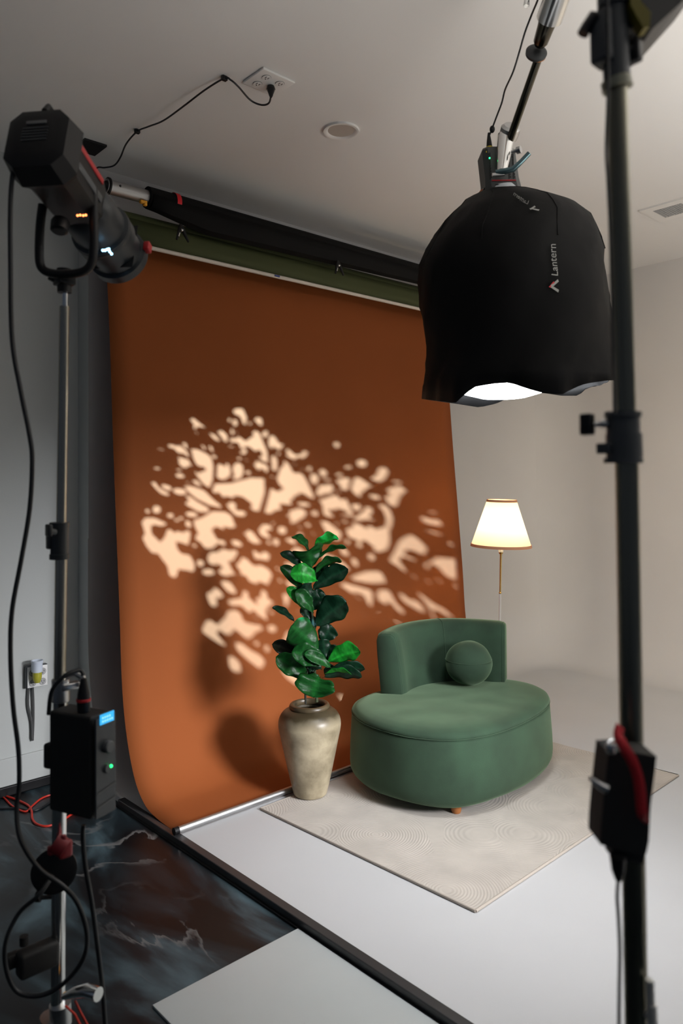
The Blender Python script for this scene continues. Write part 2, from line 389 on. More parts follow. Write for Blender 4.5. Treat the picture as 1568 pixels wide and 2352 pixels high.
for sx, sy, wx, wy in ((0, S1 - .035, .34, .07), (0, -(S1 - .035), .34, .07), (S1 - .035, 0, .07, .20), (-(S1 - .035), 0, .07, .20)):
    b.box((vc.x + sx, vc.y + sy, zc - 0.006), (wx, wy, 0.012))
b.build('frame', M_white, t, smooth=False)
b = B()
for k in range(12): b.box((vc.x, vc.y - .095 + k * .0172, zc - 0.008), (.20, .003, .014), rot=Matrix.Rotation(0.6, 3, 'X'))
b.build('grille', mat('vent_grille', (0.30, 0.30, 0.30), 0.5), t, smooth=False)
b = B(); b.box((vc.x, vc.y, zc - 0.001), (.21, .21, .002)); b.build('duct', M_dk, t, smooth=False)

# ------------------------------------------------------------------ rug
def rug_mat():
    m = mat('rug_pile', (0.435, 0.395, 0.35), 0.95, var=0.10, vscale=6.0, sheen=0.3); nt = m.node_tree; n = nt.nodes; L = nt.links
    tc = n.new('ShaderNodeTexCoord'); vo = n.new('ShaderNodeTexVoronoi'); vo.inputs['Scale'].default_value = 2.3
    mu = n.new('ShaderNodeMath'); mu.operation = 'MULTIPLY'; mu.inputs[1].default_value = 210
    si = n.new('ShaderNodeMath'); si.operation = 'SINE'
    no = n.new('ShaderNodeTexNoise'); no.inputs['Scale'].default_value = 300
    ad = n.new('ShaderNodeMath'); ad.operation = 'ADD'
    bp = n.new('ShaderNodeBump'); bp.inputs['Strength'].default_value = 0.2; bp.inputs['Distance'].default_value = 0.004
    L.new(tc.outputs['Object'], vo.inputs['Vector']); L.new(vo.outputs['Distance'], mu.inputs[0]); L.new(mu.outputs[0], si.inputs[0])
    L.new(tc.outputs['Object'], no.inputs['Vector']); L.new(si.outputs[0], ad.inputs[0]); L.new(no.outputs['Fac'], ad.inputs[1])
    L.new(ad.outputs[0], bp.inputs['Height']); L.new(bp.outputs['Normal'], n['Principled BSDF'].inputs['Normal'])
    return m
RN, RL, RR = onz(1092, 2093, 0.006), onz(598, 1858, 0.006), onz(1557, 1781, 0.006)
RN.z = RL.z = RR.z = 0
RF = RL + (RR - RN)
t = thing('area_rug', tuple((RN + RF) / 2), 'cream low-pile rug with carved arcs under the green chair and vase', 'rug')
b = B(); rows = []
for i in range(41):
    rows.append([RN.lerp(RR, i / 40).lerp(RL.lerp(RF, i / 40), j / 30) + Vector((0, 0, 0.0102 + 0.0012 * noise.noise(Vector((i * .3, j * .3, 0))))) for j in range(31)])
b.grid(rows)
b.build('pile', rug_mat(), t)
b = B(); ring_ = [RN, RR, RF, RL, RN]
b.tube([p + Vector((0, 0, 0.0065)) for p in (RN, RR, RF, RL)] + [RN + Vector((0, 0, 0.0065))], 0.0062, 8); b.build('bound_edge', mat('rug_binding', (0.42, 0.37, 0.32), 0.9), t)
RUGZ = 0.011

# ------------------------------------------------------------------ vase
VC = Vector((2.665, 3.185, RUGZ))
def vase_mat():
    m = mat('glazed_clay', (0.5, 0.44, 0.34), 0.38, bump=0.05, bscale=25); nt = m.node_tree; n = nt.nodes; L = nt.links
    b_ = n['Principled BSDF']; tc = n.new('ShaderNodeTexCoord'); sp = n.new('ShaderNodeSeparateXYZ')
    no = n.new('ShaderNodeTexNoise'); no.inputs['Scale'].default_value = 7; no.inputs['Detail'].default_value = 5; no.inputs['Roughness'].default_value = .6
    r1 = n.new('ShaderNodeValToRGB'); e = r1.color_ramp.elements
    e[0].position = .32; e[0].color = (.20, .165, .105, 1); e[1].position = .62; e[1].color = (.43, .365, .25, 1)
    ad = n.new('ShaderNodeMath'); ad.operation = 'MULTIPLY_ADD'; ad.inputs[1].default_value = 0.10
    r2 = n.new('ShaderNodeValToRGB'); e = r2.color_ramp.elements; e[0].position = .445; e[0].color = (0, 0, 0, 1); e[1].position = .50; e[1].color = (1, 1, 1, 1)
    mx = n.new('ShaderNodeMixRGB'); mx.inputs[2].default_value = (.055, .042, .022, 1)
    L.new(tc.outputs['Object'], no.inputs['Vector']); L.new(no.outputs['Fac'], r1.inputs['Fac']); L.new(tc.outputs['Object'], sp.inputs[0])
    L.new(no.outputs['Fac'], ad.inputs[0]); L.new(sp.outputs['Z'], ad.inputs[2]); L.new(ad.outputs[0], r2.inputs['Fac'])
    L.new(r2.outputs['Color'], mx.inputs[0]); L.new(r1.outputs['Color'], mx.inputs[1]); L.new(mx.outputs[0], b_.inputs['Base Color'])
    return m
t = thing('clay_vase', tuple(VC), 'tall beige mottled clay vase with a dark rim standing on the rug', 'vase')
vp = spline([(0.078, 0.0, 0), (0.090, 0.008, 0), (0.102, 0.05, 0), (0.118, 0.12, 0), (0.138, 0.21, 0), (0.157, 0.30, 0), (0.168, 0.35, 0), (0.172, 0.385, 0), (0.166, 0.42, 0), (0.147, 0.448, 0), (0.121, 0.465, 0), (0.107, 0.470, 0)], 5)
b = B(); b.lathe([(p.x, p.y) for p in vp] + [(0.104, 0.474), (0.104, 0.470), (0.09, 0.45), (0.12, 0.40), (0.11, 0.3)], VC, (0, 0, 1), 72, False)
b.cyl(VC + Vector((0, 0, .0005)), VC + Vector((0, 0, .004)), .078, seg=48); b.build('body', vase_mat(), t)
b = B(); b.lathe([(p.x, p.y) for p in spline([(0.088, 0.462, 0), (0.102, 0.464, 0), (0.110, 0.472, 0), (0.111, 0.482, 0), (0.105, 0.492, 0), (0.094, 0.494, 0), (0.086, 0.487, 0), (0.084, 0.472, 0), (0.088, 0.462, 0)], 5)], VC, (0, 0, 1), 72, False)
b.build('rim', mat('dark_glaze', (.075, .055, .03), .35, var=.3, vscale=20), t)
b = B(); b.cyl(VC + Vector((0, 0, .425)), VC + Vector((0, 0, .43)), .118, seg=40); b.build('fill', mat('potting_fill', (.02, .015, .01), .95), t)

# ------------------------------------------------------------------ fiddle leaf fig
def leaf_mat():
    m = bpy.data.materials.new('fig_leaf'); m.use_nodes = True; nt = m.node_tree; n = nt.nodes; L = nt.links
    b_ = n['Principled BSDF']; b_.inputs['Roughness'].default_value = .33; b_.inputs['Specular IOR Level'].default_value = .2
    at = n.new('ShaderNodeVertexColor'); at.layer_name = 'leafcol'
    tc = n.new('ShaderNodeTexCoord'); wv = n.new('ShaderNodeTexNoise'); wv.inputs['Scale'].default_value = 55; wv.inputs['Detail'].default_value = 2
    bp = n.new('ShaderNodeBump'); bp.inputs['Strength'].default_value = .25; bp.inputs['Distance'].default_value = .006
    L.new(tc.outputs['Object'], wv.inputs['Vector']); L.new(wv.outputs['Fac'], bp.inputs['Height']); L.new(bp.outputs['Normal'], b_.inputs['Normal'])
    L.new(at.outputs['Color'], b_.inputs['Base Color'])
    tr = n.new('ShaderNodeBsdfTranslucent'); L.new(at.outputs['Color'], tr.inputs['Color'])
    ms = n.new('ShaderNodeMixShader'); ms.inputs[0].default_value = .25
    out = n['Material Output']; L.new(b_.outputs[0], ms.inputs[1]); L.new(tr.outputs[0], ms.inputs[2]); L.new(ms.outputs[0], out.inputs[0])
    return m
def cpx(x, y): return 560 + x * .2168, 1200 + y * .2168
DP = 4.04   # camera depth of the plant axis
PT = thing('fiddle_leaf_fig', (VC.x, VC.y, RUGZ + .43), 'green fiddle leaf fig with broad glossy leaves growing from the beige vase', 'plant')
stem = [(770, 1900, 0), (765, 1750, 0), (750, 1550, 0), (760, 1350, 0), (745, 1150, 0), (720, 950, 0), (700, 780, 0), (705, 620, 0), (715, 450, 0), (715, 330, 0)]
sp_ = spline([P(*cpx(x, y), DP + d) for x, y, d in stem], 5)
b = B(); b.tube(sp_, [0.009 - 0.005 * i / len(sp_) for i in range(len(sp_))], 8); b.build('stem', mat('fig_stem', (.035, .045, .015), .7), PT)
b = B(); b.tube(spline([P(*cpx(x, y), DP + d) for x, y, d in [(655, 1920, -.02), (650, 1800, -.02), (655, 1650, -.01), (700, 1450, 0), (745, 1300, 0)]], 5), 0.006, 8); b.build('stem', mat('fig_stem_dark', (.02, .02, .012), .7), PT)
# (base x, y, depth, tip x, y, depth, width, roll deg, bend, shade) in the enlargement of the plant; depth + is away
D_, Md, Br = (.004, .022, .010), (.006, .058, .010), (.010, .19, .018)  # dark, mid and bright leaf greens: shade and light painted into the colour
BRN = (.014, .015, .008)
leaves = [
 (690, 310, 0, 508, 150, .03, 60, 65, .25, Md), (720, 310, 0, 1002, 170, .02, 105, 50, .3, Br), (800, 370, 0, 1088, 275, -.02, 60, 60, .2, Md),
 (720, 490, -.02, 680, 296, -.07, 260, 10, -.5, Md), (750, 540, -.02, 1035, 415, -.05, 90, 45, .5, Md), (640, 510, 0, 380, 325, 0, 65, 55, .15, D_),
 (640, 760, 0, 385, 465, -.01, 95, 40, .25, Md), (780, 620, -.05, 490, 548, -.10, 150, 30, .55, Br), (715, 720, -.01, 1105, 492, -.04, 165, 12, .12, D_),
 (715, 940, .01, 850, 742, .04, 185, 5, .1, D_), (735, 960, -.03, 545, 722, -.06, 120, 25, .2, Md), (640, 930, -.01, 452, 692, -.04, 90, 35, .3, Br),
 (750, 1110, -.03, 1085, 840, -.07, 245, 8, .12, D_), (545, 1062, -.02, 300, 903, -.02, 45, 60, .1, D_), (800, 1380, -.04, 500, 1090, -.11, 250, 15, .22, Md),
 (830, 1290, .02, 930, 1090, .04, 170, 5, .15, D_), (860, 1450, -.02, 835, 1240, -.03, 120, 10, .1, D_), (640, 1470, -.01, 298, 1290, -.01, 115, 30, .2, BRN),
 (690, 1670, -.03, 338, 1425, -.06, 165, 20, .3, Md), (860, 1500, -.06, 505, 1372, -.12, 170, 25, .45, Md), (925, 1545, -.09, 635, 1390, -.13, 90, 35, .2, Md),
 (875, 1490, -.02, 1235, 1365, -.06, 185, 20, .1, Br), (850, 1600, 0, 1285, 1555, .0, 120, 15, .25, D_), (830, 1650, -.04, 1248, 1638, -.06, 130, 22, -.12, D_),
 (850, 1610, -.05, 1140, 1612, -.09, 60, 50, .2, Br), (800, 1640, -.07, 735, 1858, -.13, 330, 10, -.35, Md), (895, 1460, .02, 995, 1320, .03, 105, 10, .1, D_),
 (755, 620, .01, 885, 450, .03, 140, 10, .1, D_), (690, 640, .01, 480, 520, .03, 120, 40, .2, D_), (760, 1700, .01, 560, 1560, .05, 150, 20, .2, D_),
 (760, 1300, .01, 600, 1220, .03, 120, 20, .2, D_), (700, 1050, .0, 610, 900, .02, 90, 30, .2, D_),
 (745, 1180, .01, 640, 1010, .02, 120, 25, .2, D_), (750, 1330, .0, 655, 1180, -.02, 110, 30, .25, D_), (800, 1250, .03, 905, 1140, .05, 120, 15, .2, D_),
 (715, 800, -.02, 640, 640, -.05, 110, 25, .25, D_), (740, 880, .02, 860, 800, .03, 130, 20, .2, D_), (830, 1500, .03, 960, 1400, .05, 110, 20, .2, D_),
 (780, 1560, -.01, 660, 1500, -.04, 120, 25, .3, D_), (820, 1560, -.03, 700, 1440, -.07, 130, 25, .3, D_), (740, 1680, .02, 640, 1600, .04, 120, 30, .3, D_),
 (860, 1640, .02, 960, 1560, .04, 110, 30, .3, D_), (710, 560, .02, 620, 480, .03, 90, 35, .3, D_), (725, 520, .03, 830, 560, .02, 110, 35, .2, D_)]
b = B(); cols = []
fwd = Vector((RX[2], RY[2], RZ[2]))
NS, NW = 20, 8
lay = b.bm.loops.layers.float_color.new('leafcol')
for (bx, by, bd, tx, ty, td, wd, roll, bend, colr) in leaves:
    p0 = P(*cpx(bx, by), DP + bd); p2 = P(*cpx(tx, ty), DP + td)
    ax = (p2 - p0); Ln = ax.length; ax.normalize()
    up = Vector((0, 0, 1)); side0 = ax.cross(fwd).normalized()
    rot = Matrix.Rotation(math.radians(roll), 3, ax); side = rot @ side0; nrm = side.cross(ax).normalized()
    if nrm.z < 0: nrm = -nrm
    pm = (p0 + p2) / 2 + nrm * abs(bend) * Ln * 0.45 + up * 0.02 * (1 if bend > 0 else 2)
    W_ = 1.36 * wd * .2168 / F * DP / max(math.cos(math.radians(roll)), .45) / 2
    ph = random.uniform(0, 6)
    rows = []
    for i in range(NS + 1):
        s_ = i / NS
        c = p0 * (1 - s_) ** 2 + pm * 2 * s_ * (1 - s_) + p2 * s_ ** 2
        tg = ((pm - p0) * (1 - s_) + (p2 - pm) * s_).normalized()
        sd = (side - tg * side.dot(tg)).normalized(); nn = sd.cross(tg)
        if nn.dot(nrm) < 0: nn = -nn
        prof_w = (math.sin(math.pi * min(1, s_ ** 1.15 * 1.0)) ** .62) * (0.62 + 0.5 * s_) * (1 + .05 * math.sin(s_ * 19 + ph))
        if s_ < .06: prof_w = .05
        rows.append([c + sd * (k / NW * 2 - 1) * W_ * prof_w + nn * (W_ * (.30 * abs(k / NW * 2 - 1) ** 1.5 * prof_w + .09 * math.sin(s_ * 16 + ph + (0 if k < NW / 2 else 2)) * abs(k / NW * 2 - 1))) for k in range(NW + 1)])
    vr = [b.ring(r) for r in rows]
    for i in range(NS):
        for k in range(NW):
            try: f_ = b.bm.faces.new((vr[i][k], vr[i][k + 1], vr[i + 1][k + 1], vr[i + 1][k]))
            except ValueError: continue
            for lp in f_.loops:
                kk = vr[i].index(lp.vert) if lp.vert in vr[i] else vr[i + 1].index(lp.vert)
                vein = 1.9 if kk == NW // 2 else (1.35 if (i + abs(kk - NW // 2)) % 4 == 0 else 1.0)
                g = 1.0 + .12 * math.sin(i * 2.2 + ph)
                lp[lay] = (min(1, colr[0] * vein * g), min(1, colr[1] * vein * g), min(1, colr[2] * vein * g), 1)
o = b.build('foliage', leaf_mat(), PT, solid=0.0012, angle=80)

# ------------------------------------------------------------------ chair
def velvet():
    m = mat('green_velvet', (.021, .050, .026), .9, var=.28, vscale=5, bump=.06, bscale=260, sheen=.52)
    m.node_tree.nodes['Principled BSDF'].inputs['Sheen Tint'].default_value = (.47, .68, .42, 1); return m
M_velvet = velvet(); M_seam = mat('velvet_seam', (.04, .085, .055), .9)
plan = [(2.808, 2.83), (2.835, 2.64), (2.925, 2.49), (3.06, 2.40), (3.24, 2.362), (3.50, 2.370), (3.77, 2.425), (3.95, 2.515), (4.06, 2.64), (4.095, 2.80), (4.045, 2.95), (3.88, 3.10), (3.62, 3.235), (3.34, 3.31), (3.12, 3.30), (2.94, 3.20), (2.835, 3.02)]
cl = spline([(x + .024, y - .022, 0) for x, y in plan], 6, closed=True)
cc = sum(cl, Vector()) / len(cl)
def inset(d):
    out = []
    n = len(cl)
    for i in range(n):
        tg = (cl[(i + 1) % n] - cl[i - 1]).normalized(); nr = Vector((tg.y, -tg.x, 0))
        if nr.dot(cc - cl[i]) < 0: nr = -nr
        out.append(cl[i] + nr * d)
    return out
CH = thing('lounge_chair', (cc.x, cc.y, RUGZ), 'dark green velvet lounge chair with a kidney-shaped seat and wrapped backrest on the cream rug', 'chair')
b = B(); z0 = RUGZ
prs = [(.12, .050), (.060, .046), (.030, .050), (.010, .062), (.000, .085), (-.004, .12), (-.002, .20), (.004, .30), (.009, .375), (.013, .388), (.018, .391)]
prev = None; first = None
for d, z in prs:
    r = b.ring([p + Vector((0, 0, z + z0 + (.004 * math.sin(i * .35) if z < .08 else 0))) for i, p in enumerate(inset(d))])
    if prev: b.bridge(prev, r)
    else: first = r
    prev = r
b.cap(first, True); b.cap(prev)
b.build('base', M_velvet, CH, angle=60)
def seat_z(p):
    q = (p - cc); e = min(1, (q.x / .66) ** 2 + (q.y / .50) ** 2); return .392 + .042 * (1 - e) ** .5 if e < 1 else .392
b = B(); prev = None
for k, (sc_, z) in enumerate([(.014, .3905), (.008, .399), (.016, .414), (.040, .427), (.085, .436)]):
    r = b.ring([p + Vector((0, 0, z + z0)) for p in inset(sc_)])
    if prev: b.bridge(prev, r)
    prev = r
base_in = inset(.085)
for k in range(1, 9):
    f_ = 1 - k / 9
    r = b.ring([cc + (p - cc) * f_ + Vector((0, 0, z0 + .436 + .014 * (1 - f_ ** 2) + .004 * noise.noise((cc + (p - cc) * f_) * 7))) for p in base_in])
    b.bridge(prev, r); prev = r
b.cap(prev); b.build('seat_cushion', M_velvet, CH, angle=70)
b = B(); sr = [p + Vector((0, 0, .3925 + z0)) for p in inset(.0085)]; b.tube(sr + sr[:2], .0022, 6, False); b.build('seam', M_velvet, CH)
# backrest
bp_ = spline([(3.262, 3.125, 0), (3.41, 3.19, 0), (3.58, 3.205, 0), (3.74, 3.165, 0), (3.845, 3.09, 0), (3.935, 2.98, 0), (4.005, 2.855, 0)], 7)
NB = len(bp_)
b = B(); rows = []
zb, zt = z0 + .415, z0 + .80
for i, p in enumerate(bp_):
    tg = (bp_[min(i + 1, NB - 1)] - bp_[max(i - 1, 0)]).normalized(); nr = Vector((-tg.y, tg.x, 0))   # outward (away from the sitter)
    if nr.dot(p - Vector((3.55, 2.85, 0))) < 0: nr = -nr
    s_ = i / (NB - 1); en = min(1, min(i, NB - 1 - i) / 2.0); th = .080 * (0.86 + .14 * en); hh = zt + .012 * math.sin(math.pi * s_) - .006 * (1 - en)
    loop = []
    for (a_, c_) in [(-1, 0), (-1.0, .15), (-1.0, .35), (-.99, .55), (-.97, .72), (-.92, .86), (-.78, .955), (-.45, .995), (0, 1.0), (.45, .995), (.8, .96), (.97, .88), (1, .72), (1, .45), (1, .2), (1, 0)]:
        lean = .035 * c_
        loop.append(p + nr * (a_ * th * (1 - .12 * max(0, c_ - .4)) + lean) + Vector((0, 0, zb + (hh - zb) * c_)))
    rows.append(loop)
# rounded end slices
def slc(row, d, k):
    c = sum(row, Vector()) / len(row); return [c + (q - c) * k + d for q in row]
tg0 = (bp_[0] - bp_[1]).normalized(); tg1 = (bp_[-1] - bp_[-2]).normalized()
rows = [slc(rows[0], tg0 * .014, .93), slc(rows[0], tg0 * .009, .975)] + rows + [slc(rows[-1], tg1 * .009, .975), slc(rows[-1], tg1 * .014, .93)]
rr = [b.ring(r) for r in rows]
for i in range(len(rr) - 1): b.bridge(rr[i], rr[i + 1])
b.cap(rr[0], True); b.cap(rr[-1]); bo = b.build('backrest', M_velvet, CH, angle=65)
for rw in (rows[2], rows[2 + 22], rows[-3]):
    b = B(); b.tube(rw[:14], .0028, 6); b.build('seam', M_velvet, bo)
M_leg = mat('orange_wood', (.36, .13, .035), .5)
for x, y in ((3.058, 2.487), (3.88, 2.58), (3.0, 3.08), (3.86, 2.98)):
    b = B(); b.lathe([(.022, 0), (.026, .01), (.030, .056)], (x, y, RUGZ), (0, 0, 1), 20); b.build('leg', M_leg, CH)
# ball cushion
CB = Vector((3.715, 2.905, z0 + .444 + .138))
t = thing('ball_cushion', (CB.x, CB.y, z0 + .444), 'round green velvet ball cushion resting on the lounge chair', 'cushion')
b = B(); q = bmesh.ops.create_uvsphere(b.bm, u_segments=48, v_segments=32, radius=1)
for v in b.bm.verts:
    n_ = v.co.copy(); r_ = .143 + .004 * noise.noise(n_ * 1.8)
    zz = n_.z * (.96 if n_.z > 0 else .90)
    v.co = CB + Vector((n_.x * r_, n_.y * r_, max(zz * r_, -.1365) + .0))
b.build('cover', M_velvet, t)
def cpt(a):
    d_ = Vector((math.cos(a), math.sin(a), .18)).normalized(); return CB + Vector((d_.x * .1445, d_.y * .1445, d_.z * .1395))
b = B(); b.tube([cpt(k / 48 * 2 * math.pi) for k in range(49)], .0018, 6, False); b.build('seam', M_velvet, t)

# ------------------------------------------------------------------ floor lamp
LT, LJ = P(1152, 1146, 5.56), P(1147.4, 1400, 5.56)
def lp(u, v): return P(u, v, 5.56)
axl = (lp(1152, 1150) - lp(1147.6, 1400)).normalized()
base_pt = lp(1147.6, 1400); base_pt = base_pt - axl * (base_pt.z / axl.z)
t = thing('floor_lamp', tuple(base_pt), 'lit floor lamp with a cream cone shade behind the green chair', 'lamp')
def al(h): return base_pt + axl * (h / axl.z)
k_ = 5.56 / F
zs0, zs1 = lp(1152, 1255).z, lp(1152, 1148).z
M_shade = bpy.data.materials.new('lampshade_cloth'); M_shade.use_nodes = True
nt = M_shade.node_tree; n = nt.nodes; bb = n['Principled BSDF']; bb.inputs['Base Color'].default_value = (.82, .76, .62, 1); bb.inputs['Roughness'].default_value = .9
tr = n.new('ShaderNodeBsdfTranslucent'); tr.inputs['Color'].default_value = (.95, .86, .68, 1)
ms = n.new('ShaderNodeMixShader'); ms.inputs[0].default_value = .45
nt.links.new(bb.outputs[0], ms.inputs[1]); nt.links.new(tr.outputs[0], ms.inputs[2]); nt.links.new(ms.outputs[0], n['Material Output'].inputs[0])
R0, R1 = 68.5 * k_, 33 * k_; HS = zs1 - zs0
S0 = al(zs0)
b = B(); b.lathe([(R0, 0), (R1, HS)], S0, axl, 64, False); b.build('lamp_shade', M_shade, t)
M_band = mat('shade_trim', (.62, .30, .17), .8)
b = B(); b.lathe([(R0 + .001, -.001), (R0 + .003, -.001), (R0 + .003 - .012 * (R0 - R1) / HS, .019), (R0 + .001 - .012 * (R0 - R1) / HS, .019)], S0, axl, 64, False); b.build('shade_trim', M_band, t)
b = B(); b.lathe([(R1 + .001 + .014 * (R0 - R1) / HS, HS - .015), (R1 + .003 + .014 * (R0 - R1) / HS, HS - .015), (R1 + .003, HS + .002), (R1 + .001, HS + .002)], S0, axl, 64, False); b.build('shade_trim', M_band, t)
b = B()
for a in (0, 2.1, 4.2): b.cyl(al(zs1 - .03), al(zs1 - .01) + Vector((math.cos(a) * R1 * .98, math.sin(a) * R1 * .98, 0)), .0015, seg=6)
b.build('spider', M_brass, t)
zsk = lp(1152, 1268).z
b = B(); b.lathe([(.017, 0), (.018, .05), (.014, .10)], al(zsk), axl, 20); b.build('socket', M_white, t)
b = B(); b.lathe([(.004, -.004), (.010, 0), (.016, .008), (.017, .014)], al(zsk - .015), axl, 20); b.build('socket_cup', M_brass, t)
zj = lp(1148, 1362).z
b = B(); b.lathe([(.0062, 0), (.0075, zsk - zj - .02), (.011, zsk - zj - .012), (.008, zsk - zj - .005)], al(zj), axl, 16); b.sphere(al(zj), .0105, 16, (1, 1, .7)); b.build('stem', M_brass, t)
b = B(); b.lathe([(.0085, 0), (.0085, zj - .025)], al(.02), axl, 16); b.build('pole', M_white, t)
b = B(); b.lathe([(.12, 0), (.125, .004), (.12, .012), (.03, .02), (.012, .03)], (base_pt.x, base_pt.y, 0.0005), (0, 0, 1), 40); b.build('foot', M_white, t)
bl = al(zsk + .16)
b = B(); b.lathe([(.012, -.055), (.028, -.02), (.032, 0), (.028, .02), (.012, .032)], bl, axl, 20); b.build('bulb', mat('lit_bulb', (1, .9, .7), .5, emit=(1.0, .80, .52), es=60), t)
l = bpy.data.lights.new('lamp_bulb_light', 'POINT'); l.energy = BULB_P; l.color = (1.0, .74, .45); l.shadow_soft_size = .03
lo = bpy.data.objects.new('lamp_bulb_light', l); sc.collection.objects.link(lo); lo.location = bl + Vector((0, 0, .045))

# ------------------------------------------------------------------ white board on the dark floor
q0 = onz(350, 2308, FL + .008); q1 = onz(395, 2352, FL + .008)
t = B(); t.box(((q0.x + 1.868) / 2, q0.y - 1.0, FL + .004), (1.868 - q0.x, 2.0, .008), bev=.001)
o = t.build('floor_board', mat('white_board', (.48, .51, .51), .45, var=.03, vscale=3, bump=.05, bscale=12), loc=(1.5, q0.y - 1.0, FL)); setp(o, 'white flat board lying on the dark marbled floor beside the raised white floor', 'board')

# ------------------------------------------------------------------ wall outlet box and freshener
YW = 4.45
oc = ony(86, 1553, YW - .04)
ov = thing('wall_outlet', (oc.x, YW, oc.z), 'metal four-socket outlet box low on the grey left wall', 'outlet')
b = B(); b.box((oc.x, YW - .02, oc.z), (.125, .038, .125), bev=.008); b.build('box', M_greyp, ov)
b = B(); b.box((oc.x, YW - .042, oc.z), (.115, .004, .118), bev=.0015); b.build('cover_plate', M_white, ov)
for dx, dz in ((-.028, -.034), (.028, -.034), (.028, .024), (-.028, .024)):
    socket((oc.x + dx, YW - .044, oc.z + dz), (0, -1, 0), (1, 0, 0), .019, ov, mat('socket_grey', (.38, .38, .38), .5), M_dk)
b = B()
for dx, pts in ((-.04, [(0, 0), (-.004, -.10), (.015, -.20), (.018, -.30)]), (-.018, [(0, 0), (0.004, -.10), (.004, -.20), (.0, -.31)])):
    b.tube(spline([(oc.x + dx + a, YW - .018, oc.z - .06 + z) for a, z in pts], 5), .006, 8)
b.build('conduit', mat('grey_conduit', (.09, .09, .09), .5), ov)
fc = ony(78, 1540, YW - .09)
fr_ = thing('air_freshener', (oc.x - .02, YW - .046, oc.z), 'white plug-in air freshener with yellow oil in the wall outlet', 'air freshener')
fx, fy, fz = oc.x - .018, YW - .085, oc.z + .005
b = B(); b.lathe([(.016, -.03), (.022, -.015), (.025, .0), (.026, .035)], (fx, fy, fz), (0, 0, 1), 24); b.build('oil_bottle', mat('yellow_oil', (.42, .40, .05), .15), fr_)
b = B(); b.lathe([(.027, .03), (.029, .05), (.029, .075), (.034, .095), (.030, .097), (.02, .085)], (fx, fy, fz), (0, 0, 1), 24); b.box((fx, YW - .0645, fz + .05), (.045, .035, .05), bev=.006); b.build('cap', mat('white_blue_plastic', (.62, .68, .78), .35), fr_)

# ------------------------------------------------------------------ red wires on the dark floor
def wire(name, px, m, r, label, cat, zf=FL, wall=False):
    pts = [onz(u, v, zf + r + (h if h else 0)) for u, v, h in px]
    b = B(); b.tube(spline(pts, 6), r, 8); o = b.build(name, m, loc=tuple(pts[0])); return setp(o, label, cat)
wire('extension_cord', [(-60, 1795, 0), (0, 1823, 0), (30, 1834, 0), (62, 1848, 0), (72, 1862, 0), (74, 1880, 0), (85, 1893, 0), (112, 1897, 0), (150, 1880, 0), (190, 1850, 0)], M_redw, .006, 'red extension cord curving over the dark floor beside the left light stand', 'cord')
wire('extension_cord', [(-60, 1800, 0), (0, 1826, 0), (28, 1851, 0), (58, 1864, 0), (75, 1850, 0), (95, 1834, 0), (120, 1825, 0), (160, 1820, 0)], M_redw, .005, 'orange-red cord crossing the other near the baseboard', 'cord')
wire('audio_cable', [(-60, 1850, 0), (0, 1857, 0), (40, 1856, 0), (80, 1862, 0), (118, 1842, 0), (150, 1835, 0)], M_rubber, .005, 'black cable lying on the dark floor beneath the red cords', 'cable')
pts = [onz(230, 1845, FL + .006), onz(262, 1852, FL + .006), P(276, 1838, 4.3), P(292, 1810, 4.3), P(288, 1790, 4.32), P(270, 1788, 4.35), P(262, 1793, 4.35), P(275, 1778, 4.42), P(300, 1768, 4.45), P(330, 1764, 4.5)]
b = B(); b.tube(spline(pts, 6), .005, 8); o = b.build('looped_wire', mat('dark_red_wire', (.12, .012, .01), .6), loc=tuple(pts[0])); setp(o, 'dark red wire looping up behind the orange backdrop edge', 'cable')

# ------------------------------------------------------------------ pattern projector (lamp head with a long lens tube)
QL = 0.86; B.S = QL
def P(u, v, d): return cam2w((u - PX) / F * d * QL, (v - PY) / F * d * QL, d * QL)
T1, T2 = P(103, 345, 1.98), P(275, 592, 2.45)
AX = (T2 - T1).normalized(); UPv = (Vector((0, 0, 1)) - AX * AX.z).normalized(); SD = AX.cross(UPv).normalized()
Rm = Matrix((SD, UPv, AX)).transposed()      # columns: side, up, axis
SRC = T2 - AX * 0.22 * QL
PR = thing('studio_spotlight', tuple(T1 + AX * .2), 'black spotlight with red side stripes and a long lens tube on the left stand', 'spotlight')
def loc(a, u, s_=0): return T1 + (AX * a + UPv * u + SD * s_) * QL
b = B()
secs = []
def oct_(a, hw, hu, ch, du=0): return [loc(a, du + y, x) for x, y in [(-hw + ch, -hu), (hw - ch, -hu), (hw, -hu + ch), (hw, hu - ch), (hw - ch, hu), (-hw + ch, hu), (-hw, hu - ch), (-hw, -hu + ch)]]
rr = [b.ring(oct_(a, hw, hu, ch)) for a, hw, hu, ch in [(-.055, .060, .062, .02), (-.045, .082, .088, .03), (.02, .090, .098, .032), (.035, .080, .090, .03), (.05, .074, .084, .028), (.20, .070, .078, .026), (.225, .066, .07, .024)]]
for i in range(len(rr) - 1): b.bridge(rr[i], rr[i + 1])
b.cap(rr[0], True)
b.build('housing', M_black, PR, angle=30)
for s_ in (-1, 1):
    b = B(); b.box(loc(.115, .045, s_ * .0725), (.004, .018, .15), rot=Rm, bev=.0015); b.build('side_stripe', M_red, PR)
    b = B(); b.box(loc(.12, -.012, s_ * .073), (.004, .022, .15), rot=Rm, bev=.0015); b.build('side_rail', M_greyp, PR)
b = B()
for k in range(5): b.box(loc(-.056, .022 - k * .009, 0), (.07, .003, .003), rot=Rm)
b.build('rear_grille', M_greyp, PR)
b = B(); b.box(loc(-.0565, .040, 0), (.055, .010, .003), rot=Rm, bev=.001); b.build('rear_label', mat('label_grey', (.16, .16, .16), .5), PR)
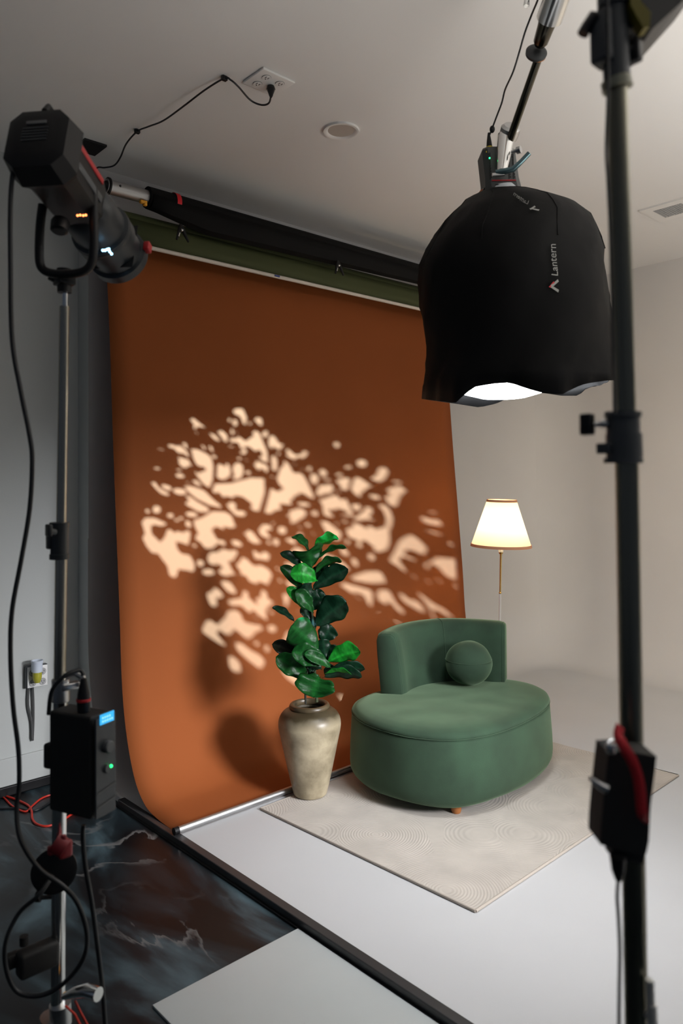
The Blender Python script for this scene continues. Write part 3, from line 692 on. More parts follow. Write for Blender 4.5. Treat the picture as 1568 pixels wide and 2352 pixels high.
b = B(); b.box(loc(-.02, -.075, -.03), (.05, .03, .03), rot=Rm, bev=.006); b.build('power_socket', M_red, PR)
b = B(); b.tube([loc(-.03, .10, 0), loc(-.02, .125, 0), loc(.06, .13, 0), loc(.08, .10, 0)], .009, 8); b.build('carry_handle', M_black, PR)
# lens tube: hollow, open towards the backdrop
tl = (T2 - T1).length / QL
tube_prof = [(.064, .215), (.075, .225), (.082, .26), (.082, tl - .16), (.092, tl - .155), (.092, tl - .10), (.084, tl - .095), (.084, tl - .03), (.094, tl - .025), (.094, tl + .005), (.089, tl + .005), (.082, tl - .03), (.078, tl - .06), (.0765, tl - .20), (.060, tl - .235)]
b = B(); b.lathe(tube_prof, T1, AX, 48, False); b.build('lens_tube', mat('tube_black', (.014, .018, .022), .4), PR)
b = B(); b.lathe([(.0925, tl - .148), (.0935, tl - .146), (.0935, tl - .138), (.0925, tl - .136)], T1, AX, 48, False); b.build('focus_ring', M_grey, PR)
b = B(); b.box(loc(tl - .02, .02, .100), (.020, .030, .030), rot=Rm, bev=.004); b.build('lock_knob', M_red, PR)
b = B(); b.lathe([(.022, 0), (.026, .01), (.024, .035), (.018, .04)], loc(.16, -.10, -.02), -UPv, 20); b.build('tilt_knob', M_black, PR)
# indicator lights glowing at the joints
b = B()
for u, v in ((178, 495), (184, 494), (191, 495), (197, 494)): b.sphere(P(u, v, 2.07), .0032, 10)
b.build('indicator_lamps', mat('orange_indicator', (1, .3, .1), .5, emit=(1, .28, .08), es=4), PR)
b = B()
for k, (u, v) in enumerate(((236, 575), (241, 575), (246, 573), (250, 572), (252, 578), (256, 583))): b.sphere(P(u, v, 2.24), .004, 10)
b.build('light_leak', mat('blue_leak', (.5, .8, 1), .5, emit=(.35, .7, 1), es=5), PR)
# bright source and pattern plate inside the tube
l = bpy.data.lights.new('projector_source', 'SPOT'); l.energy = GOBO_P; l.color = (.29, .72, 1.50); l.spot_size = math.radians(54); l.spot_blend = .25; l.shadow_soft_size = .0009
lo = bpy.data.objects.new('projector_source', l); sc.collection.objects.link(lo); lo.location = SRC
lo.rotation_euler = AX.to_track_quat('-Z', 'Y').to_euler()
# the beam is a little stronger towards its far side
l.use_nodes = True; nt = l.node_tree; n = nt.nodes; em = n['Emission']
tc = n.new('ShaderNodeTexCoord'); sx = n.new('ShaderNodeSeparateXYZ'); dv = n.new('ShaderNodeMath'); dv.operation = 'DIVIDE'
mk = n.new('ShaderNodeMath'); mk.operation = 'MULTIPLY'; mk.inputs[1].default_value = -2.6
ex = n.new('ShaderNodeMath'); ex.operation = 'EXPONENT'
nt.links.new(tc.outputs['Normal'], sx.inputs[0]); nt.links.new(sx.outputs['X'], dv.inputs[0]); nt.links.new(sx.outputs['Z'], dv.inputs[1])
nt.links.new(dv.outputs[0], mk.inputs[0]); nt.links.new(mk.outputs[0], ex.inputs[0]); nt.links.new(ex.outputs[0], em.inputs['Strength'])
GD = .16 * QL      # distance of the pattern plate from the source

def crop(ox, oy, k, polys): return [[(ox + x * k, oy + y * k) for x, y in p] for p in polys]
K = 300 / 1568
def ell(x, y, rx, ry, ang=0):
    a0 = math.radians(ang); return [(x + rx * math.cos(a) * math.cos(a0) - ry * math.sin(a) * math.sin(a0), y + rx * math.cos(a) * math.sin(a0) + ry * math.sin(a) * math.cos(a0)) for a in [k / 12 * 2 * math.pi for k in range(12)]]
HOLES = []
HOLES += crop(310, 920, K, [
 [(650, 230), (700, 200), (850, 320), (830, 335), (750, 320), (720, 360), (690, 330), (700, 290)], ell(735, 385, 35, 14, 30), ell(635, 468, 32, 10, 25), ell(825, 470, 26, 12, 25),
 [(870, 370), (960, 400), (1040, 495), (980, 490), (920, 450)], [(975, 370), (1040, 345), (1120, 420), (1115, 510), (1070, 500), (1030, 440)],
 [(1165, 120), (1220, 85), (1300, 90), (1350, 200), (1340, 300), (1290, 290), (1260, 200), (1180, 160)], ell(1135, 235, 28, 32), ell(1200, 265, 38, 50), ell(1165, 375, 28, 48), ell(1215, 385, 18, 24), ell(1180, 475, 52, 36), ell(1150, 550, 42, 18),
 ell(1380, 275, 25, 28), [(1420, 240), (1460, 190), (1530, 210), (1540, 290), (1500, 320), (1460, 270)],
 [(385, 520), (470, 525), (540, 570), (600, 650), (520, 640), (470, 590), (400, 570)], [(480, 505), (560, 545), (640, 620), (670, 710), (610, 670), (550, 600)], [(550, 500), (620, 500), (650, 600), (600, 580)],
 ell(310, 588, 50, 16, 12), ell(265, 818, 46, 22), ell(530, 835, 40, 22), ell(540, 905, 62, 34, 8),
 [(480, 670), (560, 680), (640, 700), (695, 790), (640, 795), (610, 825), (560, 805), (510, 745), (525, 715)],
 [(660, 570), (760, 580), (880, 640), (930, 700), (950, 800), (940, 950), (910, 1040), (870, 1050), (800, 990), (720, 880), (700, 825), (770, 870), (790, 845), (840, 835), (835, 808), (770, 800), (720, 760), (690, 690)],
 [(780, 520), (830, 530), (870, 610), (820, 600)], [(865, 530), (930, 540), (950, 620), (910, 625)], ell(950, 672, 38, 28, 20),
 [(975, 780), (1020, 745), (1080, 785), (1085, 735), (1130, 745), (1160, 850), (1150, 900), (1080, 955), (1020, 955), (970, 920)],
 [(1165, 780), (1230, 730), (1300, 770), (1310, 870), (1270, 945), (1190, 955), (1140, 935), (1185, 900), (1160, 830)], ell(1355, 865, 38, 32), ell(1250, 695, 32, 26), ell(1330, 712, 26, 18),
 [(1215, 545), (1290, 540), (1355, 600), (1330, 650), (1270, 655), (1250, 620), (1290, 590)],
 [(590, 985), (640, 968), (665, 990), (640, 1005), (600, 1000)], [(665, 965), (740, 945), (800, 1010), (800, 1045), (740, 1025)],
 [(180, 980), (240, 970), (290, 1040), (430, 1120), (390, 1155), (310, 1130), (230, 1050)], ell(380, 1045, 75, 38, 22), ell(538, 1095, 92, 48, 8),
 [(575, 1020), (680, 1020), (830, 1070), (940, 1180), (1045, 1260), (1030, 1300), (900, 1270), (740, 1190), (640, 1110)],
 [(590, 1150), (640, 1130), (740, 1200), (900, 1290), (880, 1350), (770, 1350), (640, 1280), (585, 1240), (640, 1200)],
 [(915, 1090), (950, 990), (1150, 980), (1390, 915), (1560, 925), (1570, 1100), (1500, 1330), (1450, 1340), (1370, 1300), (1395, 1240), (1300, 1170), (1210, 1145), (1160, 1180), (1110, 1155), (1050, 1170), (1010, 1110), (950, 1120)],
 [(1085, 1250), (1150, 1205), (1220, 1225), (1220, 1310), (1290, 1310), (1350, 1350), (1300, 1400), (1210, 1390), (1140, 1320)],
 ell(260, 1310, 58, 55), ell(150, 1330, 36, 34)])
HOLES += crop(560, 920, K, [
 [(90, 380), (150, 350), (200, 400), (250, 520), (290, 620), (300, 750), (250, 750), (160, 680), (220, 660), (190, 600), (130, 620), (90, 580), (50, 560), (-30, 560), (-130, 470), (-60, 420), (20, 480), (110, 420)],
 [(205, 410), (240, 360), (300, 350), (295, 420), (250, 465)], [(130, 700), (210, 740), (300, 780), (290, 880), (260, 870), (220, 820), (170, 850), (110, 770), (140, 740)],
 [(285, 480), (310, 410), (370, 420), (430, 510), (500, 515), (440, 600), (400, 600), (365, 560), (320, 590), (290, 550)], ell(415, 640, 26, 30),
 [(320, 680), (365, 640), (410, 720), (410, 830), (370, 860), (330, 830)], ell(345, 920, 28, 20),
 [(490, 600), (530, 570), (610, 640), (680, 640), (720, 590), (780, 610), (760, 670), (700, 705), (650, 690), (610, 725), (490, 670), (520, 640)],
 ell(605, 765, 22, 18), ell(710, 830, 22, 20), ell(785, 820, 34, 44, 10), ell(1112, 530, 44, 44), ell(1415, 755, 72, 55), ell(1245, 800, 48, 28, -10), ell(1140, 890, 52, 28, -15),
 [(470, 735), (500, 720), (560, 780), (600, 860), (680, 860), (740, 920), (800, 1040), (850, 1150), (845, 1190), (800, 1180), (720, 1130), (680, 1120), (655, 1150), (610, 1150), (610, 1190), (570, 1200), (590, 1270), (440, 1250), (460, 1320), (380, 1330), (310, 1370), (250, 1360), (240, 1330), (280, 1180), (310, 1060), (340, 1045), (400, 1090), (465, 1055), (410, 1000), (385, 940), (430, 810), (470, 780)],
 [(790, 900), (850, 860), (910, 930), (880, 1000), (840, 1020), (785, 960)], [(890, 850), (950, 800), (1010, 870), (980, 910), (930, 935)], ell(995, 948, 52, 24, -8),
 [(860, 1090), (900, 1010), (1060, 990), (1085, 1050), (1060, 1120), (960, 1130), (900, 1160), (865, 1140)],
 [(1090, 975), (1160, 920), (1270, 915), (1285, 960), (1260, 1060), (1210, 1090), (1140, 1060), (1150, 1020)], ell(1130, 1095, 30, 20, 20),
 ell(720, 1248, 84, 36, 3)])
HOLES += crop(310, 1140, K, [
 [(70, 310), (120, 250), (230, 250), (390, 320), (380, 355), (300, 370), (230, 350), (200, 370), (210, 450), (300, 540), (340, 500), (380, 400), (430, 390), (470, 430), (520, 410), (570, 430), (640, 400), (680, 440), (660, 560), (630, 600), (560, 570), (500, 560), (520, 640), (560, 680), (660, 700), (720, 800), (730, 880), (690, 920), (600, 900), (530, 890), (510, 970), (460, 990), (400, 950), (380, 840), (320, 760), (280, 700), (200, 690), (130, 600), (80, 500), (110, 440)],
 ell(425, 235, 48, 38), ell(500, 290, 36, 26), ell(555, 265, 36, 26), ell(640, 335, 42, 55, -25), ell(680, 220, 82, 42, 5), ell(715, 595, 36, 28), ell(785, 805, 52, 50), ell(880, 912, 85, 48),
 [(690, 290), (820, 240), (930, 170), (1080, 175), (1160, 220), (1220, 370), (1140, 390), (1080, 370), (1060, 410), (970, 370), (930, 410), (990, 510), (1080, 520), (1100, 590), (1050, 600), (1000, 570), (940, 630), (850, 640), (810, 600), (780, 560), (720, 530), (715, 490), (750, 440), (710, 370)],
 [(870, 700), (920, 660), (990, 660), (1050, 620), (1130, 640), (1220, 630), (1240, 680), (1190, 770), (1130, 790), (1170, 880), (1220, 940), (1160, 950), (1090, 970), (1010, 940), (990, 900), (1040, 850), (1010, 825), (920, 835), (870, 800), (860, 740)],
 [(1265, 440), (1320, 430), (1360, 390), (1420, 420), (1460, 480), (1530, 560), (1440, 580), (1360, 540), (1330, 480)], ell(1220, 562, 75, 45, 22),
 [(1200, 820), (1250, 770), (1270, 720), (1330, 730), (1420, 820), (1500, 820), (1580, 850), (1620, 900), (1600, 1060), (1540, 1050), (1500, 1030), (1440, 1060), (1350, 1010), (1320, 940), (1240, 880)],
 [(1400, 660), (1430, 640), (1490, 690), (1550, 660), (1620, 690), (1600, 780), (1530, 770), (1420, 750), (1415, 700)],
 [(1020, 1040), (1060, 1000), (1140, 1020), (1230, 1140), (1200, 1185), (1120, 1160), (1060, 1100)]])
HOLES += crop(560, 1140, K, [
 [(165, 400), (220, 330), (300, 330), (360, 390), (320, 410), (270, 420), (330, 490), (290, 515), (220, 490), (180, 450)], ell(350, 325, 30, 22), ell(460, 410, 62, 56), ell(300, 555, 36, 34, 30), ell(385, 550, 48, 52), ell(675, 372, 30, 22), ell(768, 345, 40, 32, 15), ell(678, 462, 40, 34), ell(832, 448, 26, 22), ell(850, 205, 52, 42, -15),
 [(500, 235), (540, 215), (540, 160), (590, 160), (650, 135), (710, 150), (770, 190), (740, 250), (680, 290), (580, 345), (540, 320), (560, 270), (510, 255)],
 [(485, 530), (530, 495), (600, 500), (640, 560), (600, 590), (530, 560)], [(545, 680), (620, 600), (680, 620), (760, 680), (760, 860), (700, 860), (640, 800), (570, 740)], [(480, 790), (560, 790), (700, 880), (640, 890), (550, 880), (490, 850)],
 ell(405, 870, 28, 28), ell(460, 900, 30, 30, 40), ell(435, 1015, 28, 36, -15), [(480, 1020), (560, 1010), (660, 1120), (680, 1190), (600, 1130), (520, 1080)], [(460, 1180), (530, 1150), (560, 1220), (520, 1300), (500, 1380), (480, 1300)],
 [(90, 660), (140, 640), (190, 690), (250, 650), (320, 690), (310, 760), (270, 780), (180, 760), (110, 760), (110, 700)],
 [(-20, 720), (60, 780), (130, 830), (200, 810), (290, 860), (350, 940), (330, 1000), (290, 1070), (240, 1060), (200, 1020), (140, 1060), (60, 1030), (20, 960), (-60, 950)],
 [(905, 290), (1000, 290), (1100, 370), (1180, 430), (1170, 510), (1120, 540), (1040, 520), (990, 450), (940, 370)],
 [(885, 50), (1000, 0), (1100, -30), (1160, 30), (1240, 10), (1250, 60), (1290, 150), (1330, 220), (1260, 250), (1150, 240), (1160, 210), (1250, 200), (1190, 170), (1110, 150), (1090, 190), (1050, 160), (1030, 180), (1080, 220), (1080, 260), (980, 250), (940, 200), (930, 100)],
 [(1265, 90), (1400, 80), (1420, 150), (1340, 190), (1300, 150)], [(1250, 290), (1340, 240), (1440, 160), (1530, 110), (1560, 190), (1500, 270), (1400, 300)], ell(1210, 302, 50, 24), ell(1112, 328, 28, 26),
 [(1215, 400), (1300, 370), (1290, 310), (1380, 320), (1470, 390), (1560, 390), (1600, 620), (1520, 580), (1470, 540), (1400, 550), (1280, 510), (1230, 470)], ell(1240, 545, 38, 36), ell(1385, 585, 42, 38),
 [(1140, 610), (1200, 610), (1270, 680), (1260, 720), (1200, 720), (1150, 680)], [(900, 650), (1000, 690), (1100, 720), (1200, 790), (1280, 870), (1250, 900), (1130, 890), (1030, 900), (960, 800)], ell(1330, 790, 45, 66, -30),
 [(1260, 970), (1350, 930), (1480, 890), (1600, 890), (1700, 1050), (1560, 1050), (1380, 1020), (1290, 1000)], [(1130, 1080), (1200, 1020), (1330, 1060), (1450, 1090), (1560, 1130), (1560, 1250), (1530, 1340), (1480, 1310), (1440, 1210), (1390, 1170), (1280, 1170), (1200, 1110)],
 ell(1060, 1210, 30, 24), ell(1365, 1210, 28, 22), ell(1520, 735, 44, 42)])
HOLES += crop(780, 1040, K, [
 [(120, 430), (160, 310), (220, 280), (300, 330), (350, 370), (430, 400), (340, 430), (250, 500), (280, 530), (230, 540), (160, 490)],
 [(350, 310), (430, 270), (460, 180), (550, 160), (600, 230), (560, 310), (480, 365), (400, 340)], ell(105, 172, 48, 28, -10), ell(265, 132, 68, 52), ell(425, 532, 78, 38, 12), ell(690, 350, 66, 26),
 [(545, 445), (640, 400), (720, 385), (820, 450), (740, 520), (700, 640), (640, 660), (570, 610), (530, 530), (600, 500)], [(440, 630), (530, 610), (620, 690), (650, 790), (640, 880), (610, 930), (620, 1060), (590, 1160), (500, 1200), (430, 1200), (380, 1170), (410, 1140), (330, 1090), (320, 1060), (250, 1060), (150, 1020), (70, 980), (70, 900), (160, 880), (150, 830), (240, 850), (320, 900), (350, 860), (400, 880), (430, 910), (540, 880), (550, 800), (510, 690)],
 [(130, 800), (220, 760), (290, 700), (300, 630), (350, 640), (410, 700), (380, 750), (330, 810), (230, 825)], ell(375, 800, 48, 24), ell(0, 0, 1, 1),
 [(950, 770), (1010, 755), (1100, 790), (1200, 790), (1250, 890), (1150, 880), (1050, 860), (980, 820)], [(1010, 915), (1100, 925), (1250, 970), (1240, 1000), (1130, 985), (1040, 950)], ell(1110, 715, 66, 22),
 [(585, 1290), (640, 1190), (700, 1060), (780, 1000), (870, 970), (970, 1050), (1060, 1140), (1030, 1230), (950, 1220), (880, 1180), (800, 1180), (790, 1220), (920, 1270), (940, 1310), (860, 1300), (760, 1260), (720, 1290), (800, 1400), (820, 1450), (780, 1430), (700, 1370), (620, 1340)],
 [(1260, 1070), (1370, 1070), (1400, 1130), (1330, 1130)], ell(380, 1250, 55, 48, 30), ell(90, 1065, 38, 38), ell(225, 1100, 38, 38), ell(180, 1310, 40, 55, -30)])
HOLES += crop(780, 1220, K, [
 [(100, 565), (200, 510), (320, 470), (480, 470), (540, 540), (570, 625), (430, 640), (300, 625), (180, 600)],
 [(700, 380), (780, 470), (820, 510), (770, 500), (690, 430)], ell(225, 800, 28, 24),
 [(430, 750), (480, 690), (600, 700), (640, 780), (700, 880), (790, 960), (780, 1005), (730, 1000), (670, 940), (600, 860), (540, 890), (490, 860), (440, 800)],
 [(700, 745), (760, 740), (830, 810), (920, 820), (1000, 890), (1040, 980), (960, 980), (880, 930), (790, 880), (720, 800)],
 [(910, 710), (1000, 760), (1100, 840), (1250, 920), (1400, 1060), (1300, 1040), (1180, 960), (1120, 960), (1180, 1080), (1110, 1070), (1060, 930), (1010, 850), (930, 760)],
 ell(480, 1000, 60, 22, 8), ell(560, 1040, 40, 16, 40), ell(695, 1085, 50, 30, 25), ell(290, 1000, 22, 20),
 [(1000, 400), (1080, 350), (1180, 300), (1280, 310), (1440, 330), (1440, 560), (1380, 600), (1260, 540), (1180, 440), (1100, 400), (1060, 460), (1010, 470)], [(1120, 560), (1200, 570), (1260, 640), (1190, 620)], ell(1060, 600, 40, 24, 20), ell(895, 550, 44, 22, 40), [(1340, 620), (1460, 650), (1460, 720), (1400, 700)]])
HOLES += crop(440, 1340, 260 / 1568, [
 [(195, 150), (260, 110), (320, 50), (390, 80), (450, 170), (420, 210), (350, 220), (370, 290), (320, 340), (260, 320), (220, 240)],
 [(490, 250), (540, 210), (680, 190), (700, 110), (740, 80), (800, 120), (790, 180), (900, 280), (870, 200), (940, 180), (950, 90), (1010, 80), (1060, 140), (1060, 200), (1160, 260), (1060, 340), (1040, 400), (1060, 500), (1020, 515), (920, 450), (860, 380), (800, 420), (740, 370), (690, 320), (590, 320), (520, 310)],
 [(130, 640), (190, 520), (260, 500), (360, 560), (450, 470), (490, 380), (600, 350), (680, 400), (730, 520), (860, 550), (980, 570), (1000, 640), (900, 680), (830, 760), (760, 780), (660, 700), (600, 650), (540, 720), (460, 720), (390, 660), (360, 700), (420, 780), (490, 850), (460, 880), (380, 850), (260, 770), (160, 700)],
 ell(1110, 625, 76, 62), ell(1100, 400, 46, 34), ell(890, 470, 30, 28), [(590, 800), (700, 820), (800, 900), (950, 980), (1030, 1080), (1000, 1160), (930, 1190), (850, 1130), (760, 1060), (680, 990), (600, 900)],
 [(500, 1010), (580, 1000), (680, 1100), (700, 1210), (630, 1250), (550, 1220), (500, 1120)], ell(1040, 900, 50, 60), ell(900, 830, 50, 40),
 [(1250, 800), (1300, 680), (1360, 650), (1480, 740), (1520, 900), (1400, 880), (1300, 860)], [(1250, 160), (1330, 130), (1360, 250), (1310, 380), (1270, 280)], [(1450, 400), (1500, 370), (1530, 450)], [(1220, 1200), (1350, 1170), (1480, 1280), (1540, 1380), (1450, 1420), (1320, 1330)]])
HOLES += [[(770, 1590), (792, 1598), (800, 1622), (784, 1612)], [(808, 1594), (826, 1620), (816, 1626)]]

# where a ray from the source meets the hanging paper -> photograph pixel -> inside a hole?
pz = np.array([z for y, z in pp])[::-1]; py_ = np.array([y for y, z in pp])[::-1]
NG = 620; HALF = math.tan(math.radians(19.5)) * GD
gs = (np.arange(NG) + .5) / NG * 2 * HALF - HALF
U_, V_ = np.meshgrid(gs, gs)
ax_, up_, sd_ = np.array(AX), np.array(UPv), np.array(SD)
D = ax_[None, None] * GD + U_[..., None] * sd_ + V_[..., None] * up_
S = np.array(SRC)
tt = (3.95 - S[1]) / D[..., 1]
for _ in range(12):
    z = S[2] + D[..., 2] * tt; yy = np.interp(z, pz, py_); tt = (yy - S[1]) / D[..., 1]
W3 = S + D * tt[..., None] - np.array(EYE)
Rc = np.array([list(RX), list(RY), list(RZ)])
Cc = W3 @ Rc
pxu = PX + F * Cc[..., 0] / Cc[..., 2]; pxv = PY + F * Cc[..., 1] / Cc[..., 2]
ok = (D[..., 1] > 0) & (Cc[..., 2] > 0)
mask = np.zeros((NG, NG), bool)
for poly in HOLES:
    xs = [p[0] for p in poly]; ys = [p[1] for p in poly]
    sel = ok & (pxu > min(xs)) & (pxu < max(xs)) & (pxv > min(ys)) & (pxv < max(ys))
    ii = np.nonzero(sel)
    if not len(ii[0]): continue
    u, v = pxu[ii], pxv[ii]; ins = np.zeros(len(u), bool); j = len(poly) - 1
    for i in range(len(poly)):
        xi, yi, xj, yj = xs[i], ys[i], xs[j], ys[j]
        if yi != yj: ins ^= ((yi > v) != (yj > v)) & (u < (xj - xi) * (v - yi) / (yj - yi) + xi)
        j = i
    mask[ii] |= ins
for _ in range(2): mask = mask & np.roll(mask, 1, 0) & np.roll(mask, -1, 0) & np.roll(mask, 1, 1) & np.roll(mask, -1, 1)
gc = SRC + AX * GD; cell = 2 * HALF / NG
verts = []; faces = []
for r in range(NG):
    row = mask[r]; c = 0
    while c < NG:
        if row[c]: c += 1; continue
        c2 = c
        while c2 < NG and not row[c2]: c2 += 1
        u0, u1 = -HALF + c * cell, -HALF + c2 * cell; v0, v1 = -HALF + r * cell, -HALF + (r + 1) * cell
        k = len(verts)
        for uu, vv in ((u0, v0), (u1, v0), (u1, v1), (u0, v1)): verts.append(tuple(gc + SD * uu + UPv * vv - OFF[PR.name]))
        faces.append((k, k + 1, k + 2, k + 3)); c = c2
me = bpy.data.meshes.new('pattern_plate'); me.from_pydata(verts, [], faces); me.materials.append(M_blackm)
go = bpy.data.objects.new('pattern_plate', me); sc.collection.objects.link(go); go.parent = PR
# plate holder: square frame to the tube wall
b = B()
hw = HALF; TR_ = .0765 * QL
for (a0, a1, c0, c1) in ((-TR_, TR_, hw, TR_), (-TR_, TR_, -TR_, -hw), (hw, TR_, -hw, hw), (-TR_, -hw, -hw, hw)):
    b.prism([gc + SD * a0 + UPv * c0, gc + SD * a1 + UPv * c0, gc + SD * a1 + UPv * c1, gc + SD * a0 + UPv * c1], AX * .001)
b.build('plate_holder', M_blackm, PR, smooth=False)

# ------------------------------------------------------------------ left stand
DS = 2.15
def L_(u, v, d=DS): return P(u, v, d)
top = L_(148, 640); basep = Vector((L_(141, 2300).x, L_(141, 2300).y, FL))
LS = thing('light_stand', tuple(basep), 'chrome light stand at the left carrying the spotlight and a power supply', 'light stand')
# yoke
cy_l, cy_r = 92, 214
b = B(); yk = [L_(98, 470, 2.12), L_(92, 520, 2.12), L_(90, 580, 2.12), L_(94, 612, 2.12), L_(112, 626, 2.12), L_(150, 630, 2.12), L_(190, 624, 2.12), L_(209, 606, 2.12), L_(215, 570, 2.12), L_(215, 500, 2.12), L_(214, 430, 2.12)]
b.tube(spline(yk, 5), .0125, 10); b.build('yoke', M_black, LS)
b = B(); b.cyl(L_(147, 618), L_(148, 672), .020, seg=20); b.box(L_(148, 640), (.05, .05, .04), bev=.005); b.tube([L_(140, 655), L_(128, 645), L_(115, 636)], [.008, .008, .010], 8); b.build('receiver', M_black, LS)
def vert(u0, v0, u1, v1, r, m, name, seg=24, d=DS):
    b = B(); b.cyl(L_(u0, v0, d), L_(u1, v1, d), r, seg=seg); return b.build(name, m, LS)
vert(149, 668, 149, 706, .008, M_chrome, 'spigot')
M_satin = mat('satin_nickel_tube', (.42, .39, .32), .22, metal=1.0)
vert(148, 704, 140, 1225, .0135, M_satin, 'upper_tube'); vert(141, 1225, 137, 1560, .0165, M_satin, 'middle_tube'); vert(138, 1560, 133, 2318, .020, M_chrome, 'lower_tube')
b = B(); b.cyl(L_(137, 1203), L_(136, 1282), .0245, seg=20); b.cyl(L_(136, 1200), L_(136, 1212), .027, seg=20); b.cyl(L_(136, 1272), L_(136, 1284), .027, seg=20); b.box(L_(120, 1245), (.03, .025, .04), bev=.004)
b.cyl(L_(126, 1222, 2.1), L_(113, 1220, 2.08), .009, seg=12); b.box(L_(112, 1218, 2.08), (.012, .03, .034), bev=.004); b.build('collar', M_grey, LS)
b = B(); b.cyl(L_(139, 1560), L_(139, 1610), .0245, seg=20); b.box(L_(160, 1575), (.05, .03, .02), bev=.004); b.tube([L_(150, 1550), L_(172, 1545), L_(190, 1556), L_(192, 1580)], .009, 8); b.build('knuckle', M_steel, LS)
b = B(); b.cyl(L_(125, 1935, 2.1), L_(150, 1950, 2.1), .026, seg=20); b.box(L_(150, 1950, 2.1), (.04, .02, .05), bev=.01); b.box(L_(126, 1950, 2.1), (.04, .02, .025), bev=.006); b.tube([L_(145, 1935, 2.1), L_(147, 1918, 2.1)], [.012, .006], 8); b.build('clamp_knob', mat('dark_red_plastic', (.22, .012, .018), .5), LS)
b = B(); b.lathe([(.0, -.008), (.052, -.008), (.062, -.004), (.062, .004), (.052, .008), (0, .008)], L_(124, 2000, 2.12), Vector((-.4, -.9, .1)), 32, False); b.build('grip_disc', M_black, LS)
b = B(); b.cyl(L_(88, 2062, 2.1), L_(118, 2060, 2.12), .006, seg=10); b.cyl(L_(84, 2058, 2.1), L_(94, 2058, 2.1), .016, seg=14); b.build('tee_handle', M_black, LS)
b = B(); b.box(L_(86, 2200, 2.1), (.11, .05, .07), bev=.012); b.cyl(L_(55, 2170, 2.08), L_(55, 2150, 2.08), .012, seg=12); b.box(L_(28, 2205, 2.08), (.04, .03, .04), bev=.008); b.build('grip_head', M_blackm, LS)
# chrome lever and base hub
b = B(); b.cyl(L_(138, 2305), L_(140, 2352), .030, seg=24); b.cyl(L_(120, 2335), L_(118, 2352), .034, seg=16); b.build('leg_hub', M_steel, LS)
b = B(); b.tube([L_(146, 2290, 2.08), L_(172, 2280, 2.06), L_(200, 2275, 2.04), L_(226, 2284, 2.02)], [.008, .014, .018, .018], 12); b.build('lever', M_chrome, LS)
b = B(); b.cyl(L_(150, 2286, 2.09), L_(156, 2286, 2.08), .009, seg=12); b.build('pivot', M_orangep, LS)
for ang in (3.3, 4.4, 5.5):
    d_ = Vector((math.cos(ang), math.sin(ang), 0))
    b = B(); b.tube([basep + Vector((0, 0, .36)) + d_ * .02, basep + Vector((0, 0, .33)) + d_ * .08, basep + Vector((0, 0, .05)) + d_ * .42, basep + Vector((0, 0, .011)) + d_ * .50], .012, 10); b.build('leg', M_chrome, LS)
b = B(); b.cyl(basep + Vector((0, 0, .06)), basep + Vector((0, 0, .40)), .020, seg=20); b.build('base_column', M_chrome, LS)
b = B()
for ang in (1.0, 1.5): b.tube([L_(150, 2310, 2.1), L_(172, 2330, 2.1), L_(190, 2365, 2.1)] if ang < 1.2 else [L_(172, 2298, 2.05), L_(185, 2325, 2.05), L_(205, 2362, 2.05)], .003, 6)
b.build('cord_tie', M_redw, LS)

# power supply box hanging on the stand
cA, cL, cR = P(212, 1632, 2.0), P(100, 1600, 2.08), P(262, 1610, 2.13)
eL = Vector((cL.x - cA.x, cL.y - cA.y, 0)); eR = Vector((cR.x - cA.x, cR.y - cA.y, 0)); eR = (eR - eL * eR.dot(eL) / eL.dot(eL)) * .72
cor = Vector((cA.x, cA.y, 0)); ztop = cA.z; zbot = P(215, 1905, 2.0).z
wl, wr = eL.length, eR.length; el, er = eL.normalized(), eR.normalized()
PB = thing('power_supply', tuple(cor + eL * .5 + eR * .5 + Vector((0, 0, zbot))), 'black power supply box with a blue display hanging on the left stand', 'power supply')
Rb = Matrix((el, er, Vector((0, 0, 1)))).transposed()
ctr = cor + eL * .5 + eR * .5 + Vector((0, 0, (ztop + zbot) / 2))
b = B(); b.box(ctr, (wl, wr, ztop - zbot), rot=Rb, bev=.008); b.build('case', M_blackm, PB, smooth=False)
b = B(); b.box(ctr + er * (0) - el * (wl / 2 + .002), (.006, wr * .96, (ztop - zbot) * .97), rot=Rb, bev=.002); fp = b.build('front_panel', mat('panel_grey', (.035, .04, .045), .35), PB, smooth=False)
def onp(fr_, z_, off=.006): return cor + er * wr * fr_ + Vector((0, 0, z_)) - el * off
zt_, zb_ = ztop, zbot; Hh = zt_ - zb_
b = B(); b.prism([onp(.22, zt_ - .14 * Hh), onp(.80, zt_ - .14 * Hh), onp(.80, zt_ - .055 * Hh), onp(.22, zt_ - .055 * Hh)], -el * .0015)
b.build('display', mat('blue_display', (.02, .2, .4), .3, emit=(.03, .38, .75), es=1.2), fp, smooth=False)
b = B()
for r_, z_ in ((0, .078), (1, .108)):
    for k in range(5):
        if r_ == 0 and k > 3: continue
        x_ = .30 + k * .095; b.prism([onp(x_, zt_ - (z_ + .014) * Hh, .0078), onp(x_ + .055, zt_ - (z_ + .014) * Hh, .0078), onp(x_ + .055, zt_ - z_ * Hh, .0078), onp(x_, zt_ - z_ * Hh, .0078)], -el * .0004)
b.build('digits', mat('pale_digits', (.4, .7, .9), .3, emit=(.35, .75, 1), es=1.0), fp, smooth=False)
b = B(); c_ = onp(.5, zt_ - .34 * Hh, .006); b.lathe([(.017, 0), (.017, .012), (.014, .015)], c_, -el, 20); b.build('dial', M_greyp, fp)
b = B(); c_ = onp(.5, zt_ - .53 * Hh, .006); b.lathe([(.011, 0), (.011, .004), (.009, .006)], c_, -el, 16); b.build('button', M_greyp, fp)
